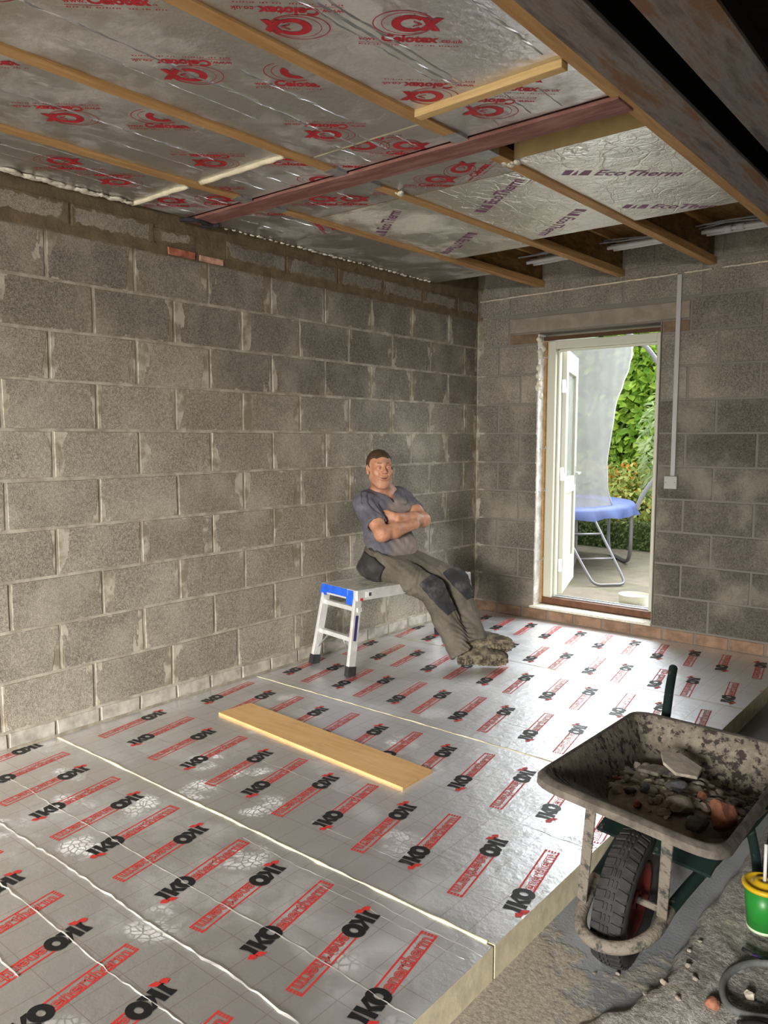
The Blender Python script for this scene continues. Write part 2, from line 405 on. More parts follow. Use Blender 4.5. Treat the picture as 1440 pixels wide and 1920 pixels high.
ground_grid('floor_2', 2.38, 3.8, -4.6, -.01, .016, hrough, M['rough'])

# ---------------------------------------------------------------- lettering
def text2d(s, size=1.0, bold=0.0, sx=1.0, shear=0.0, space=1.0):
    cu = bpy.data.curves.new('t', 'FONT'); cu.body = s; cu.size = size; cu.offset = bold; cu.shear = shear; cu.space_character = space; cu.resolution_u = 3
    o = bpy.data.objects.new('t', cu); COL.objects.link(o)
    me = bpy.data.meshes.new_from_object(o.evaluated_get(bpy.context.evaluated_depsgraph_get()))
    vs = [(p.co.x*sx, p.co.y) for p in me.vertices]; fs = [tuple(p.vertices) for p in me.polygons]
    bpy.data.objects.remove(o); bpy.data.curves.remove(cu); bpy.data.meshes.remove(me)
    return vs, fs
def fit(tv, x0, y0, w, h):
    v, f = tv; a = np.array(v); lo = a.min(0); hi = a.max(0)
    sc = np.array([w, h])/(hi-lo); a = (a-lo)*sc+np.array([x0, y0]); return [tuple(p) for p in a], f
def ellipse(cx, cy, a, b, n=28, t0=0, t1=2*PI): return [(cx+a*math.cos(t0+(t1-t0)*i/n), cy+b*math.sin(t0+(t1-t0)*i/n)) for i in range(n+1)]
def ring(o, i):
    n = len(o); return list(o)+list(i), [(k, k+1, n+k+1, n+k) for k in range(n-1)]
class Print:
    """flat ink shapes in local (u, v) metres, layered a fraction of a millimetre apart"""
    def __init__(s): s.items = []
    def add(s, tv, m, lay=0): s.items.append((tv[0], tv[1], m, lay)); return s
    def poly(s, pts, m, lay=0): s.items.append((pts, [tuple(range(len(pts)))], m, lay)); return s
    def rect(s, x0, y0, x1, y1, m, lay=0): return s.poly([(x0,y0),(x1,y0),(x1,y1),(x0,y1)], m, lay)
    def stamp(s, mb, O, U, V, N, base=.0006, dl=.00025):
        O, U, V, N = map(Vector, (O, U, V, N))
        for v, f, m, lay in s.items:
            mb.add([O+U*a+V*b+N*(base+dl*lay) for a, b in v], f, m)
def finish_print(mb, mats, o, bounds):
    """clip the ink to the board and merge it into the board's own mesh"""
    me = bpy.data.meshes.new('ink'); me.from_pydata(mb.v, [], mb.f)
    me.polygons.foreach_set('material_index', [i+len(o.data.materials) for i in mb.m])
    bm = bmesh.new(); bm.from_mesh(me)
    x0, x1, y0, y1 = bounds
    for co, no in (((x0,0,0),(-1,0,0)), ((x1,0,0),(1,0,0)), ((0,y0,0),(0,-1,0)), ((0,y1,0),(0,1,0))):
        bmesh.ops.bisect_plane(bm, geom=bm.verts[:]+bm.edges[:]+bm.faces[:], plane_co=co, plane_no=no, clear_outer=True)
    bm.transform(Matrix.Translation(-o.location)); bm.to_mesh(me); bm.free()
    for m in mats: o.data.materials.append(m)
    bm = bmesh.new(); bm.from_mesh(o.data); bm.from_mesh(me); bm.to_mesh(o.data); bm.free(); bpy.data.meshes.remove(me)
# floor board print: 0 red, 1 black, 2 letter foil
FP = Print()
L, H = .285, .052
FP.rect(0, 0, L, .006, 0).rect(0, H-.006, L, H, 0).rect(L-.012, .006, L, H-.006, 0)
for i in range(4): FP.rect(L-.0125, .008+i*.0105, L-.0005, .0115+i*.0105, 2, 1)
et = text2d('enertherm', 1, .042, space=1.02); FP.add(fit(et, .022, .006, .243, .040), 0, 0)
et2 = text2d('enertherm', 1, -.012, space=1.02); FP.add(fit(et2, .0245, .0085, .238, .035), 2, 1)
FP.add(ring(ellipse(-.006, .026, .030, .036), ellipse(-.006, .026, .010, .014)), 1, 2)
FP.poly([(-.078,-.006),(-.060,-.006),(-.060,.058),(-.078,.058)], 1, 2)
FP.poly([(-.061,.022),(-.040,.058),(-.022,.058),(-.046,.026),(-.026,-.006),(-.046,-.006),(-.061,.020)], 1, 2)
FP.poly([(-.104,-.004),(-.087,-.004),(-.083,.058),(-.106,.058),(-.100,.03)], 1, 2)
FP.poly([(-.107,-.004),(-.099,.012),(-.110,.006)], 1, 2)
FP.poly([(-.100,-.014),(-.078,-.020),(-.088,.004),(-.104,.004)], 0, 3).poly([(-.104,.004),(-.112,.016),(-.128,.010),(-.120,-.006),(-.106,-.008)], 0, 4)
FS = Vector((-.171, .985, 0)); FT = Vector((-.985, -.171, 0))
rows = [(.296,-3.946,.023,-3.809), (.096,-4.516,.223,-4.379), (.358,-3.32,.096,-3.195), (.158,-2.75,.296,-2.625),
        (.122,-2.12,.237,-1.999), (.322,-1.55,.037,-1.43), (.301,-.977,.014,-.86), (.1,-.40,.233,-.27), (.296,-5.146,.023,-5.009)]
board_y = [(-4.80,-3.606), (-3.595,-2.382), (-2.368,-1.139), (-1.131,-.012), (-6.0,-4.81)]
board_lab = ['foil-faced insulation board in the foreground, covered in dusty boot prints', 'foil-faced insulation floor board lying under the plywood offcut',
             'foil-faced insulation floor board under the near legs of the work platform', 'foil-faced insulation floor board against the block wall below the doorway', 'foil-faced insulation floor board nearest the camera, mostly outside the frame']
def board_mesh(x0, x1, y0, y1, z0, z1, top, creases, seed, n=(24, 14)):
    """foil faced foam slab: subtly uneven face, foam edges, creases of the foil standing proud"""
    rnd = random.Random(seed); m = MB(); s = 1 if top else -1; zf = z1 if top else z0; zb = z0 if top else z1
    nx, ny = n; vs = []; fs = []
    for j in range(ny+1):
        for i in range(nx+1):
            x = x0+(x1-x0)*i/nx; y = y0+(y1-y0)*j/ny
            vs.append((x, y, zf))
    for j in range(ny):
        for i in range(nx): a = j*(nx+1)+i; fs.append((a, a+1, a+nx+2, a+nx+1))
    m.add(vs, fs, 0)
    m.box((x0, y0, min(zb, zf-s*.0012)), (x1, y1, max(zb, zf-s*.0012)), 1)
    for (ax, c, a0, a1, w, h) in creases:
        L_ = a1-a0; k = max(6, int(L_/.03)); p = []
        for i in range(k+1):
            q = a0+L_*i/k; off = c+rnd.uniform(-1, 1)*.0035+.012*mnoise.noise(Vector((q*2.3, seed, c)))
            p.append((q, off))
        vs = []; fs = []
        for i, (q, o) in enumerate(p):
            ww = w*rnd.uniform(.5, 1.3)*(0.25 if i in (0, k) else 1); hh = h*rnd.uniform(.4, 1.3)
            for dd, hz in ((-ww, .0003), (0, hh), (ww, .0003)):
                vs.append((q, o+dd, zf+s*hz) if ax == 'x' else (o+dd, q, zf+s*hz))
        for i in range(k): b = i*3; fs += [(b, b+1, b+4, b+3), (b+1, b+2, b+5, b+4)]
        m.add(vs, fs, 2)
    return m
M['crease'] = plain('bright_foil_crease', (.92,.92,.93), .30, .85)
cre = [[('x', -4.15, .15, 2.39, .0042, .0045), ('x', -3.955, .3, 2.39, .0030, .0022), ('x', -4.335, .2, 2.3, .0034, .0035), ('x', -4.50, .2, 1.5, .003, .003), ('x', -3.66, 1.4, 2.39, .002, .0014), ('x', -3.70, 1.8, 2.36, .002, .0012)],
       [('x', -3.17, .9, 1.55, .0022, .0016), ('x', -2.95, 1.8, 2.39, .002, .001), ('x', -3.42, 1.5, 2.35, .002, .0010)],
       [('x', -2.1, 1.3, 2.39, .002, .0008), ('x', -1.5, 1.4, 2.39, .002, .0008)],
       [('x', -.3, .9, 2.39, .002, .0008), ('x', -.8, 1.0, 2.39, .002, .0008)], []]
for i, (y0, y1) in enumerate(board_y):
    m = board_mesh(.012, 2.392, y0, y1, -.1, 0, True, cre[i], i+3)
    o = m.build('insulation_board', [M['foil'], M['foam'], M['crease']], origin=(1.2, (y0+y1)/2, -.1), fix=False)
    tag(o, board_lab[i], 'insulation board', 'insulation boards laid on the floor')
    pm = MB()
    for ux, uy, fx, fy in rows:
        for kx in range(-1, 7):
            FP.stamp(pm, (ux+.4*kx, uy, 0), FS, FT, (0,0,1)); FP.stamp(pm, (fx+.4*kx, fy, 0), -FS, -FT, (0,0,1))
    finish_print(pm, [M['red'], M['black'], M['silverink']], o, (.014, 2.390, y0+.002, y1-.002))
# pale foam squeezed out along the two long seams
for yy, w, lab in ((-3.601, .010, 'pale foam bead in the seam between the two nearest floor boards'), (-2.375, .010, 'pale foam bead in the floor seam beyond the plywood offcut')):
    m = MB(); pts = [(.02+i*.05, yy+random.uniform(-.002, .002), -.002+random.uniform(-.001, .002)) for i in range(48)]
    m.tube(pts, [random.uniform(.004, .0075)*(1 if yy < -3 else .55) for _ in pts], 8)
    tag(m.build('foam_bead', M['foam'], smooth=True), lab, 'foam bead')

# ---------------------------------------------------------------- ceiling
CZ = 2.53
JX = [lambda y: .56+.0215*y, lambda y: 1.18+.026*y, lambda y: 1.795+.0275*y]
jn = ['nearest the left wall', 'middle of three', 'nearest the rusty beams']
def joist(j, y0, y1, lab, near):
    f = JX[j]; yc = (y0+y1)/2
    e = empty('ceiling_joist', (f(yc), yc, CZ), lab, 'joist', 'timber ceiling joists')
    def seg(z0, z1, w, nm, mt):
        m = MB(); m.hexa([(f(y)+d, y, z) for z in (z0, z1) for y, d in ((y0, -w/2), (y0, w/2), (y1, w/2), (y1, -w/2))])
        m.build(nm, mt, e, bevel=.002)
    seg(CZ-.006, CZ+.04, .056, 'bottom_flange', M['joist']); seg(CZ+.04, 2.735, .014, 'web', M['osb']); seg(2.735, 2.779, .056, 'top_flange', M['joist'])
for j in range(3):
    joist(j, -7.5, -2.805, 'timber joist before the red beam, '+jn[j], 1)
    joist(j, -2.665, -.002, 'timber joist between the red beam and the door wall, '+jn[j], 0)
# red oxide beam across, with hangers
e = empty('steel_beam', (1.15, -2.735, CZ), 'red-oxide painted steel beam crossing the ceiling between the insulation boards', 'steel beam')
t = NT('red_oxide'); t.set(t.mix(t.step(t.noise(7, 5, .65, co=t.co((.6,4,4))), .42, .66), (.20,.085,.07), (.32,.17,.14)), .65, spec=.25); M['oxide'] = t.m
for nm, lo, hi in (('bottom_flange', (-.0, -2.80, CZ-.012), (2.335, -2.672, CZ+.002)), ('web', (0, -2.742, CZ+.002), (2.335, -2.730, 2.70)), ('top_flange', (0, -2.80, 2.70), (2.335, -2.672, 2.712))):
    m = MB(); m.box(lo, hi); m.build(nm, M['oxide'], e, bevel=.002)
for j in range(3):
    for s, y, nm in ((-1, -2.80, 'camera'), (1, -2.672, 'door')):
        x = JX[j](y); m = MB()
        m.box((x-.032, min(y, y+s*.09), CZ-.0085), (x+.032, max(y, y+s*.09), CZ-.0066))
        for d in (-.033, .031): m.box((x+d, min(y+s*.012, y+s*.08), CZ-.008), (x+d+.002, max(y+s*.012, y+s*.08), CZ+.09))
        tag(m.build('joist_hanger', M['galv']), f'galvanised joist hanger, {nm} side of the red beam, joist {jn[j]}', 'joist hanger', 'joist hangers along the red beam')
m = MB(); m.tube([(.03, -2.86, 2.51), (.09, -2.78, 2.515), (.06, -2.68, 2.512), (.10, -2.64, 2.514), (.03, -2.72, 2.508)], .012, 7, smooth=2)
tag(m.build('black_plastic_scrap', M['rubber'], smooth=True), 'crumpled black plastic where the red beam enters the block wall', 'plastic scrap')

# ceiling print templates: 0 crimson, 1 purple
CP = Print()
CP.add(fit(text2d('www.', 1, .012), 0, .004, .062, .014), 0).add(fit(text2d('Celotex', 1, .045), .064, -.001, .165, .040), 0).add(fit(text2d('.co.uk', 1, .012), .232, .002, .068, .020), 0)
CP.rect(.0, -.0085, .10, -.0065, 0)
for i_ in range(34):
    if i_ not in (4, 8, 17, 18, 22, 26): CP.rect(.002+i_*.0086, -.020, .002+i_*.0086+.0034+.002*(i_ % 3 == 0), -.0145-.001*(i_ % 2), 0)
cx, cy = .135, .100
CP.add(ring(ellipse(cx-.014, cy, .086, .066), ellipse(cx-.014, cy, .083, .063)), 0).add(ring(ellipse(cx-.004, cy, .072, .056), ellipse(cx-.004, cy, .070, .054)), 0)
CP.add(ring(ellipse(cx+.004, cy, .052, .044, 26, .75, 2*PI-.75), ellipse(cx+.008, cy, .030, .025, 26, .75, 2*PI-.75)), 0, 1)
CP.poly([(cx+.028,cy+.034),(cx+.050,cy+.034),(cx+.092,cy-.034),(cx+.068,cy-.034)], 0, 2).poly([(cx+.070,cy+.034),(cx+.094,cy+.034),(cx+.050,cy-.034),(cx+.028,cy-.034)], 0, 3)
CP.poly([(cx+.012,cy+.016),(cx+.040,cy),(cx+.012,cy-.016),(cx+.012,cy-.011),(cx+.031,cy),(cx+.012,cy+.011)], 0, 4)
EP = Print()
EP.poly([(0,.0),(.034,.0),(.042,.062),(.004,.062)], 1).poly([(.042,.0),(.066,.0),(.060,.062)], 1).poly([(.072,.0),(.118,.0),(.118,.062),(.086,.062)], 1)
EP.add(fit(text2d('EcoTherm', 1, .022, shear=.22), .140, .0, .375, .070), 1)
CU = lambda a: (Vector((math.cos(a), math.sin(a), 0)), Vector((math.sin(a), -math.cos(a), 0)))
bays = [(.012, lambda y: JX[0](y)-.029), (lambda y: JX[0](y)+.029, lambda y: JX[1](y)-.029), (lambda y: JX[1](y)+.029, lambda y: JX[2](y)-.029), (lambda y: JX[2](y)+.029, 2.305)]
bn = ['along the left wall', 'second bay from the left wall', 'third bay from the left wall', 'beside the rusty beams']
ev = lambda f, y: f(y) if callable(f) else f
def cboard(bay, y0, y1, kind, prints, lab, cre=(), seed=1, drop=0):
    a, b = bays[bay]; z0 = CZ+.004-drop
    m = board_mesh(0, 1, y0, y1, z0, z0+.1, False, [], seed)
    # follow the slightly skewed joists
    m.v = [(ev(a, y)+(ev(b, y)-ev(a, y))*x, y, z) for x, y, z in m.v]
    cm = board_mesh(0, 1, y0, y1, z0, z0+.1, False, [c for c in cre], seed)
    n = len(m.v); m.add(cm.v[n:], [tuple(i-n for i in f) for f in cm.f if min(f) >= n], 2)
    yc = (y0+y1)/2; xc = (ev(a, yc)+ev(b, yc))/2
    o = m.build('insulation_board', [M['foilc'] if kind == 'c' else M['foile'], M['foamtan'] if kind == 'e' else M['foam'], M['crease']], origin=(xc, yc, z0), fix=False)
    tag(o, lab, 'insulation board', 'insulation boards fitted between the ceiling joists')
    pm = MB()
    for tmpl, x, y, ang in prints:
        U, V = CU(math.radians(ang)); tmpl.stamp(pm, (x, y, z0), U, V, (0, 0, -1))
    finish_print(pm, [M['cred'], M['purple']], o, (max(ev(a, y0), ev(a, y1))+.001, min(ev(b, y0), ev(b, y1))-.001, y0+.002, y1-.002))
    return o
up = lambda x, y: (CP, x, y, 43.0); dn = lambda x, y: (CP, x, y, 223.0)
pat = {0: [up(.129,-3.665), up(.129,-4.30), dn(.42,-3.95), dn(.42,-3.32)], 1: [up(.833,-3.667), up(.833,-4.30), dn(.912,-3.825), dn(.943,-3.205), dn(.912,-4.45)],
       2: [up(1.453,-3.601), up(1.43,-4.239), dn(1.521,-3.754), dn(1.50,-4.39), dn(1.52,-3.13)], 3: [up(1.90,-3.605), up(1.90,-4.24), dn(1.978,-3.752), dn(2.006,-3.16), dn(1.98,-4.38)]}
zc = lambda x, y0, y1, w=.004, h=.003: ('y', x, y0, y1, w*.55, h*.8)
ncre = {0: [zc(.30,-4.4,-3.2), zc(.40,-4.2,-3.5,.003,.002), zc(.2,-3.9,-3.3,.002,.0015)], 1: [zc(.80,-4.5,-3.25,.004,.004), zc(.66,-3.8,-3.2,.003,.002)],
        2: [zc(1.36,-4.4,-3.0,.005,.005), zc(1.50,-3.7,-3.2,.005,.004), zc(1.25,-4.2,-3.4,.003,.002)], 3: [zc(1.95,-4.5,-3.18,.008,.007), zc(1.98,-4.4,-3.2,.006,.006), zc(2.27,-4.5,-3.2,.010,.004), zc(1.92,-4.1,-3.25,.005,.004)]}
near_y = [-3.128, -3.116, -3.02, -3.118]
for b in range(4):
    cboard(b, -5.6, near_y[b], 'c', pat[b], f'large dusty foil ceiling board, camera side, {bn[b]}', ncre[b], 20+b)
nb = {0: [(CP, .02, -3.06, 43), (CP, .22, -2.93, 43)], 1: [(CP, .90, -3.10, 43), (CP, .80,-2.82,43), (CP, .62,-2.93,223)], 2: [dn(1.55,-2.96), (CP, 1.34,-2.90,43), (CP,1.33,-2.72,223)], 3: [dn(2.1,-2.93), up(1.97,-3.14)]}
for b in range(4):
    x = (ev(bays[b][0], -2.95)+ev(bays[b][1], -2.95))/2
    cboard(b, near_y[b]+.014, -2.806, 'c', nb[b], f'short foil strip just before the red beam, {bn[b]}', [zc(x-.12,-3.05,-2.83,.004,.004), zc(x+.02,-3.08,-2.85,.004,.004), zc(x+.13,-3.0,-2.83,.004,.003)], 30+b)
cboard(0, -2.664, -.60, 'c', [(CP, .33, -2.62, 43), (CP, .49, -2.38, 120)], 'long dusty foil ceiling board beyond the red beam, along the left wall', [zc(.2,-2.6,-2.3), zc(.4,-2.5,-2.2)], 41)
cboard(1, -2.664, -2.37, 'c', [(CP, .72, -2.53, 43), (CP, 1.02, -2.50, 43), (CP, .60,-2.62,43)], 'narrow foil ceiling strip just beyond the red beam, second bay from the left wall', [zc(.7,-2.6,-2.45), zc(.9,-2.62,-2.5)], 42)
cboard(1, -2.362, -1.15, 'e', [(EP, .563,-1.864,-40.2), (EP, .984,-1.641,142.8)], 'pale foil board with two purple words, in the second bay from the left wall', [], 43)
cboard(2, -2.664, -2.36, 'c', [(CP, 1.20, -2.50, 43), (CP, 1.47, -2.36, -35)], 'narrow foil ceiling strip just beyond the red beam, third bay from the left wall', [], 44)
cboard(2, -2.352, -1.27, 'e', [(EP, 1.262,-1.908,-37.8), (EP, 1.646,-1.68,140.0)], 'pale foil board with two slanting purple words, in the third bay from the left wall', [zc(1.3,-2.2,-1.9,.003,.003), zc(1.55,-2.3,-2.1,.003,.003), zc(1.4,-1.7,-1.4,.003,.003)], 45)
cboard(3, -2.478, -1.29, 'e', [(EP, 1.819,-2.185,40.7), (EP, 1.824,-1.547,39.2), (EP, 2.02,-2.58,20)], 'crinkled pale foil board with purple words, in the bay beside the rusty steel beams', [], 46)
# battens and foam beads closing the board joints
m = MB(); m.bar((1.735,-3.104,CZ-.008), (2.303,-3.122,CZ-.008), .040, .026); tag(m.build('batten', M['batten'], bevel=.003), 'short pale timber batten screwed across the bay beside the rusty beams', 'batten')
for x0, x1, y, lab in ((.014, .45, -3.121, 'cream foam bead across the ceiling joint next to the left block wall'), (.53, 1.065, -3.109, 'cream foam bead across the ceiling joint in the second bay')):
    m = MB(); pts = [(x0+(x1-x0)*i/14, y+random.uniform(-.002,.002), CZ+.002+random.uniform(-.002,.002)) for i in range(15)]
    m.tube(pts, [random.uniform(.011,.015) for _ in pts], 8); tag(m.build('foam_bead', M['foam'], smooth=True), lab, 'foam bead')
def blobs(name, pts, mat, lab, cat, r=(.01, .03), flat=.35):
    bm = bmesh.new()
    for p in pts:
        g = bmesh.ops.create_icosphere(bm, subdivisions=2, radius=random.uniform(*r), matrix=Matrix.Translation(p) @ Matrix.Diagonal((1, 1.6, flat, 1)))
        for v in g['verts']: v.co += Vector([random.uniform(-.004,.004) for _ in range(3)])*.8
    me = bpy.data.meshes.new(name); bm.to_mesh(me); bm.free(); me.materials.append(mat)
    me.polygons.foreach_set('use_smooth', [True]*len(me.polygons))
    o = bpy.data.objects.new(name, me); COL.objects.link(o); return tag(o, lab, cat)
M['whitefoam'] = plain('expanding_foam', (.66,.62,.50), .85, var=.15, scale=40, bump=.3)
blobs('expanding_foam', [(.02+random.uniform(0,.03), y, CZ-.004) for y in np.arange(-3.75,-3.15,.022)], M['whitefoam'], 'lumpy cream expanding foam along the top of the left wall, near the foam bead', 'expanding foam', (.010,.026))
blobs('expanding_foam', [(.02+random.uniform(0,.02), y, CZ-.004) for y in np.arange(-2.55,-.7,.045)], M['whitefoam'], 'thin line of expanding foam along the top of the left wall beyond the red beam', 'expanding foam', (.006,.014))
blobs('expanding_foam', [(1.15+random.uniform(-.02,.02), -2.44+random.uniform(-.03,.03), CZ-.006) for _ in range(6)], M['whitefoam'], 'small lump of expanding foam on the middle joist', 'expanding foam', (.006,.014), .8)
blobs('expanding_foam', [(1.74+random.uniform(-.03,.03), -2.47+random.uniform(-.02,.02), CZ-.004) for _ in range(8)], M['whitefoam'], 'lump of expanding foam at the corner of the crinkled pale board', 'expanding foam', (.008,.016), .7)
# timber plate and rusty steels on the right
m = MB(); m.box((2.308,-7.5,CZ-.004), (2.36,-.002,2.74)); tag(m.build('timber_plate', M['joist'], bevel=.003), 'long timber plate fixed along the side of the rusty steel beam', 'timber plate')
t = NT('rusty_steel'); n = t.noise(3, 6, .65, co=t.co((4.5,.55,4.5)))
c = t.ramp(n, [(.28,(.07,.052,.044)), (.42,(.14,.115,.098)), (.50,(.20,.18,.165)), (.60,(.17,.10,.055)), (.75,(.20,.095,.035))]); t.set(c, .75, .15, .3); t.bump(t.noise(60,4), .3, .004); M['rust'] = t.m
M['unlitsteel'] = plain('unlit_steel', (.018,.015,.013), .9, var=.4)  # rusty webs and top flanges coloured near black, painting in the unlit gap
def ibeam(x0, x1, zb, lab):
    e = empty('steel_beam', ((x0+x1)/2, -3.7, zb), lab, 'steel beam'); xm = (x0+x1)/2
    for nm, lo, hi in (('bottom_flange', (x0,-7.5,zb), (x1,-.002,zb+.014)), ('web', (xm-.006,-7.5,zb+.014), (xm+.006,-.002,zb+.206)), ('top_flange', (x0,-7.5,zb+.206), (x1,-.002,zb+.22))):
        m = MB(); m.box(lo, hi); m.build(nm, M['rust'] if nm[0] == 'b' else M['unlitsteel'], e, bevel=.002)
ibeam(2.362, 2.500, CZ-.012, 'rusty steel beam beside the timber plate and the foil ceiling')
ibeam(2.592, 2.765, CZ-.012, 'rusty steel beam furthest right, beyond the black gap')
# white conduits and grey cables in the open joist ends
for i, (y, z, x0) in enumerate(((-.13,2.672,.42), (-.175,2.684,.36), (-.225,2.664,.33), (-.085,2.69,.45))):
    m = MB(); m.tube([(x0, y, z-.004), (1.2, y-.02, z+.012), (2.36, y-.01, z+.016)], .0135, 12, smooth=1)
    if i == 2:
        for x in (1.93, 2.0): m.tube([(x, y-.012, z+.0155), (x+.045, y-.012, z+.0156)], .021, 12)
    tag(m.build('conduit_pipe', M['white'], smooth=True), ['white conduit pipe nearest the door wall but one in the open joist ends','white conduit pipe lying highest in the middle of the bundle above the doorway','white conduit pipe with two couplings, furthest from the door wall','white conduit pipe tucked tight against the door wall above the doorway'][i], 'pipe', 'white pipes through the joists')
M['grey'] = plain('grey_cable', (.22,.22,.22), .5)
for i in range(3):
    m = MB(); m.tube([(x, -.30-.03*i+.02*math.sin(x*5+i*2), 2.70+.012*math.sin(x*6.5+i)-.008*i) for x in np.arange(.42, 2.36, .08)], .0045, 7)
    tag(m.build('cable', M['grey'], smooth=True), 'slack grey cable strung through the open joist ends above the doorway', 'cable', 'grey cables through the joists')

# wall fittings on the door wall
m = MB(); m.box((1.578,-.024,1.145), (1.608,-.004,2.485)); tag(m.build('cable_trunking', M['trunk'], bevel=.002), 'white vertical cable trunking on the block wall right of the doorway', 'trunking')
e = empty('blank_plate', (1.585,-.03,1.10), 'white square blank plate on a back box at the foot of the trunking', 'electrical plate')
m = MB(); m.box((1.543,-.042,1.058), (1.629,-.004,1.144)); m.build('plate', M['trunk'], e, bevel=.004)
for x in (1.556, 1.616):
    m = MB(); m.lathe([(0,0),(.004,0),(.004,.002),(0,.0025)], (x,-.042,1.101), 10, axis=(0,-1,0)); m.build('screw', M['grey'], e)
M['creamc'] = plain('cream_cable', (.55,.48,.37), .7, var=.2, scale=30)
for a, b, lab in (((.03,-.012,2.470), (1.575,-.012,2.492), 'thin cream cable run across the block wall from the corner to the trunking'), ((1.62,-.012,2.494), (1.80,-.012,2.496), 'short cream cable stub right of the trunking top'), ((1.86,-.012,2.497), (2.34,-.012,2.50), 'thin cream cable run on the far right of the door wall')):
    m = MB(); k = 24; m.tube([(a[0]+(b[0]-a[0])*i/k, a[1], a[2]+(b[2]-a[2])*i/k+random.uniform(-.002,.002)) for i in range(k+1)], .006, 7); tag(m.build('cable', M['creamc'], smooth=True), lab, 'cable')

# ---------------------------------------------------------------- doorway
D = empty('door_1', (.62, .17, .1), kind='structure')
m = MB(); m.box((.556,.115,.12), (.63,.20,2.135)); m.box((1.405,.115,.12), (1.474,.20,2.135)); m.box((.63,.115,2.075), (1.405,.20,2.135)); m.box((.63,.155,.155), (.645,.20,2.075)); m.box((.63,.155,2.06), (1.405,.20,2.075))
m.build('frame', M['cream'], D, bevel=.004)
m = MB(); m.box((.556,.10,.108), (1.474,.20,.158)); m.build('sill', plain('stained_sill', (.13,.055,.03), .45, var=.25, scale=14), D, bevel=.004)
m = MB(); m.box((.63,.14,.158), (1.405,.20,.168)); m.box((.63,.165,.168), (1.405,.172,.176)); m.build('threshold', M['galv'], D, bevel=.002)
# leaf standing open into the garden; built along its own axis, hinge stile first
hx, hy = .668, .235; dl = Vector((-.283, .80, 0)); Ld = .80; dl.normalize(); nl = Vector((dl.y, -dl.x, 0))
def lp(a, b, z): p = Vector((hx,hy,0))+dl*a-nl*b; return (p.x, p.y, z)
def lbox(m, a0, a1, b0, b1, z0, z1): m.hexa([lp(a0,b0,z0), lp(a1,b0,z0), lp(a1,b1,z0), lp(a0,b1,z0), lp(a0,b0,z1), lp(a1,b0,z1), lp(a1,b1,z1), lp(a0,b1,z1)])
m = MB()
lbox(m, 0, .13, 0, .055, .172, 2.085); lbox(m, Ld-.13, Ld, 0, .055, .172, 2.085)
for z0, z1 in ((.172,.40), (.95,1.08), (1.92,2.085)): lbox(m, .13, Ld-.13, 0, .055, z0, z1)
leaf = m.build('leaf', M['cream'], D, bevel=.004)
m = MB(); lbox(m, .13, Ld-.13, .018, .036, .40, .95); m.build('panel', M['cream'], leaf)
t = NT('door_glass'); t.set((.85,.9,.88), .15, spec=.5); t.b.inputs['Transmission Weight'].default_value = .85; M['glass'] = t.m
m = MB(); lbox(m, .13, Ld-.13, .022, .032, 1.08, 1.92); m.build('pane', M['glass'], leaf)
for z in (.40, 1.12, 1.80):
    m = MB(); lbox(m, -.004, -.0005, .004, .048, z-.05, z+.05); m.tube([lp(-.006,-.004,z-.052), lp(-.006,-.004,z+.052)], .007, 8); m.build('hinge', M['galv'], D)
m = MB(); lbox(m, Ld-.09, Ld-.05, -.008, 0, 1.0, 1.16); m.tube([lp(Ld-.07,-.01,1.1), lp(Ld-.07,-.045,1.1), lp(Ld-.18,-.045,1.1)], .009, 8); m.build('handle', M['galv'], leaf)
# raw reveal: foil-backed strip, orange timber, crumbling mortar
t = NT('dusty_reveal'); n = t.noise(14, 5, .65); t.set(t.mix(t.step(n,.35,.65), (.50,.47,.42), (.80,.78,.74)), t.math('MULTIPLY_ADD', n, .6, .2), .35); t.bump(t.noise(30,5,.7), .6, .012); M['reveal'] = t.m
m = MB(); m.box((.538,-.001,.10), (.553,.10,2.18)); struct(m.build('trim_2', M['reveal'], bevel=.002))
m = MB(); m.box((.55,.088,.112), (.566,.125,2.15)); struct(m.build('trim_3', M['joist'], bevel=.002))
m = MB(); m.box((DX0-.03,-.03,.086), (DX1,.11,.104)); struct(m.build('trim_4', M['whitefoam'], bevel=.006))
m = MB(); m.box((1.470,.0,.10), (1.482,.11,2.19)); struct(m.build('trim_5', M['mortar']))
m = MB(); m.box((.55,.07,2.14), (1.478,.11,2.165)); struct(m.build('trim_6', plain('dark_gap_timber', (.08,.04,.02), .8)))
blobs('expanding_foam', [(.548+random.uniform(-.008,.006), random.uniform(0,.05), z) for z in np.arange(1.72,2.14,.03)], M['whitefoam'], 'cream expanding foam at the upper left corner of the doorway', 'expanding foam', (.010,.024), 1.4)
for i, z in enumerate((.46, 1.0, 1.33, 2.02)):
    m = MB(); m.box((.545,.03,z-.010), (.57,.125,z-.007)); m.box((.566,.10,z-.012), (.572,.13,z+.012))
    tag(m.build('fixing_strap', M['galv']), 'small metal strap on the left doorway jamb, '+['lowest','second from bottom','third from bottom','topmost'][i], 'fixing strap', 'frame straps beside the doorway')

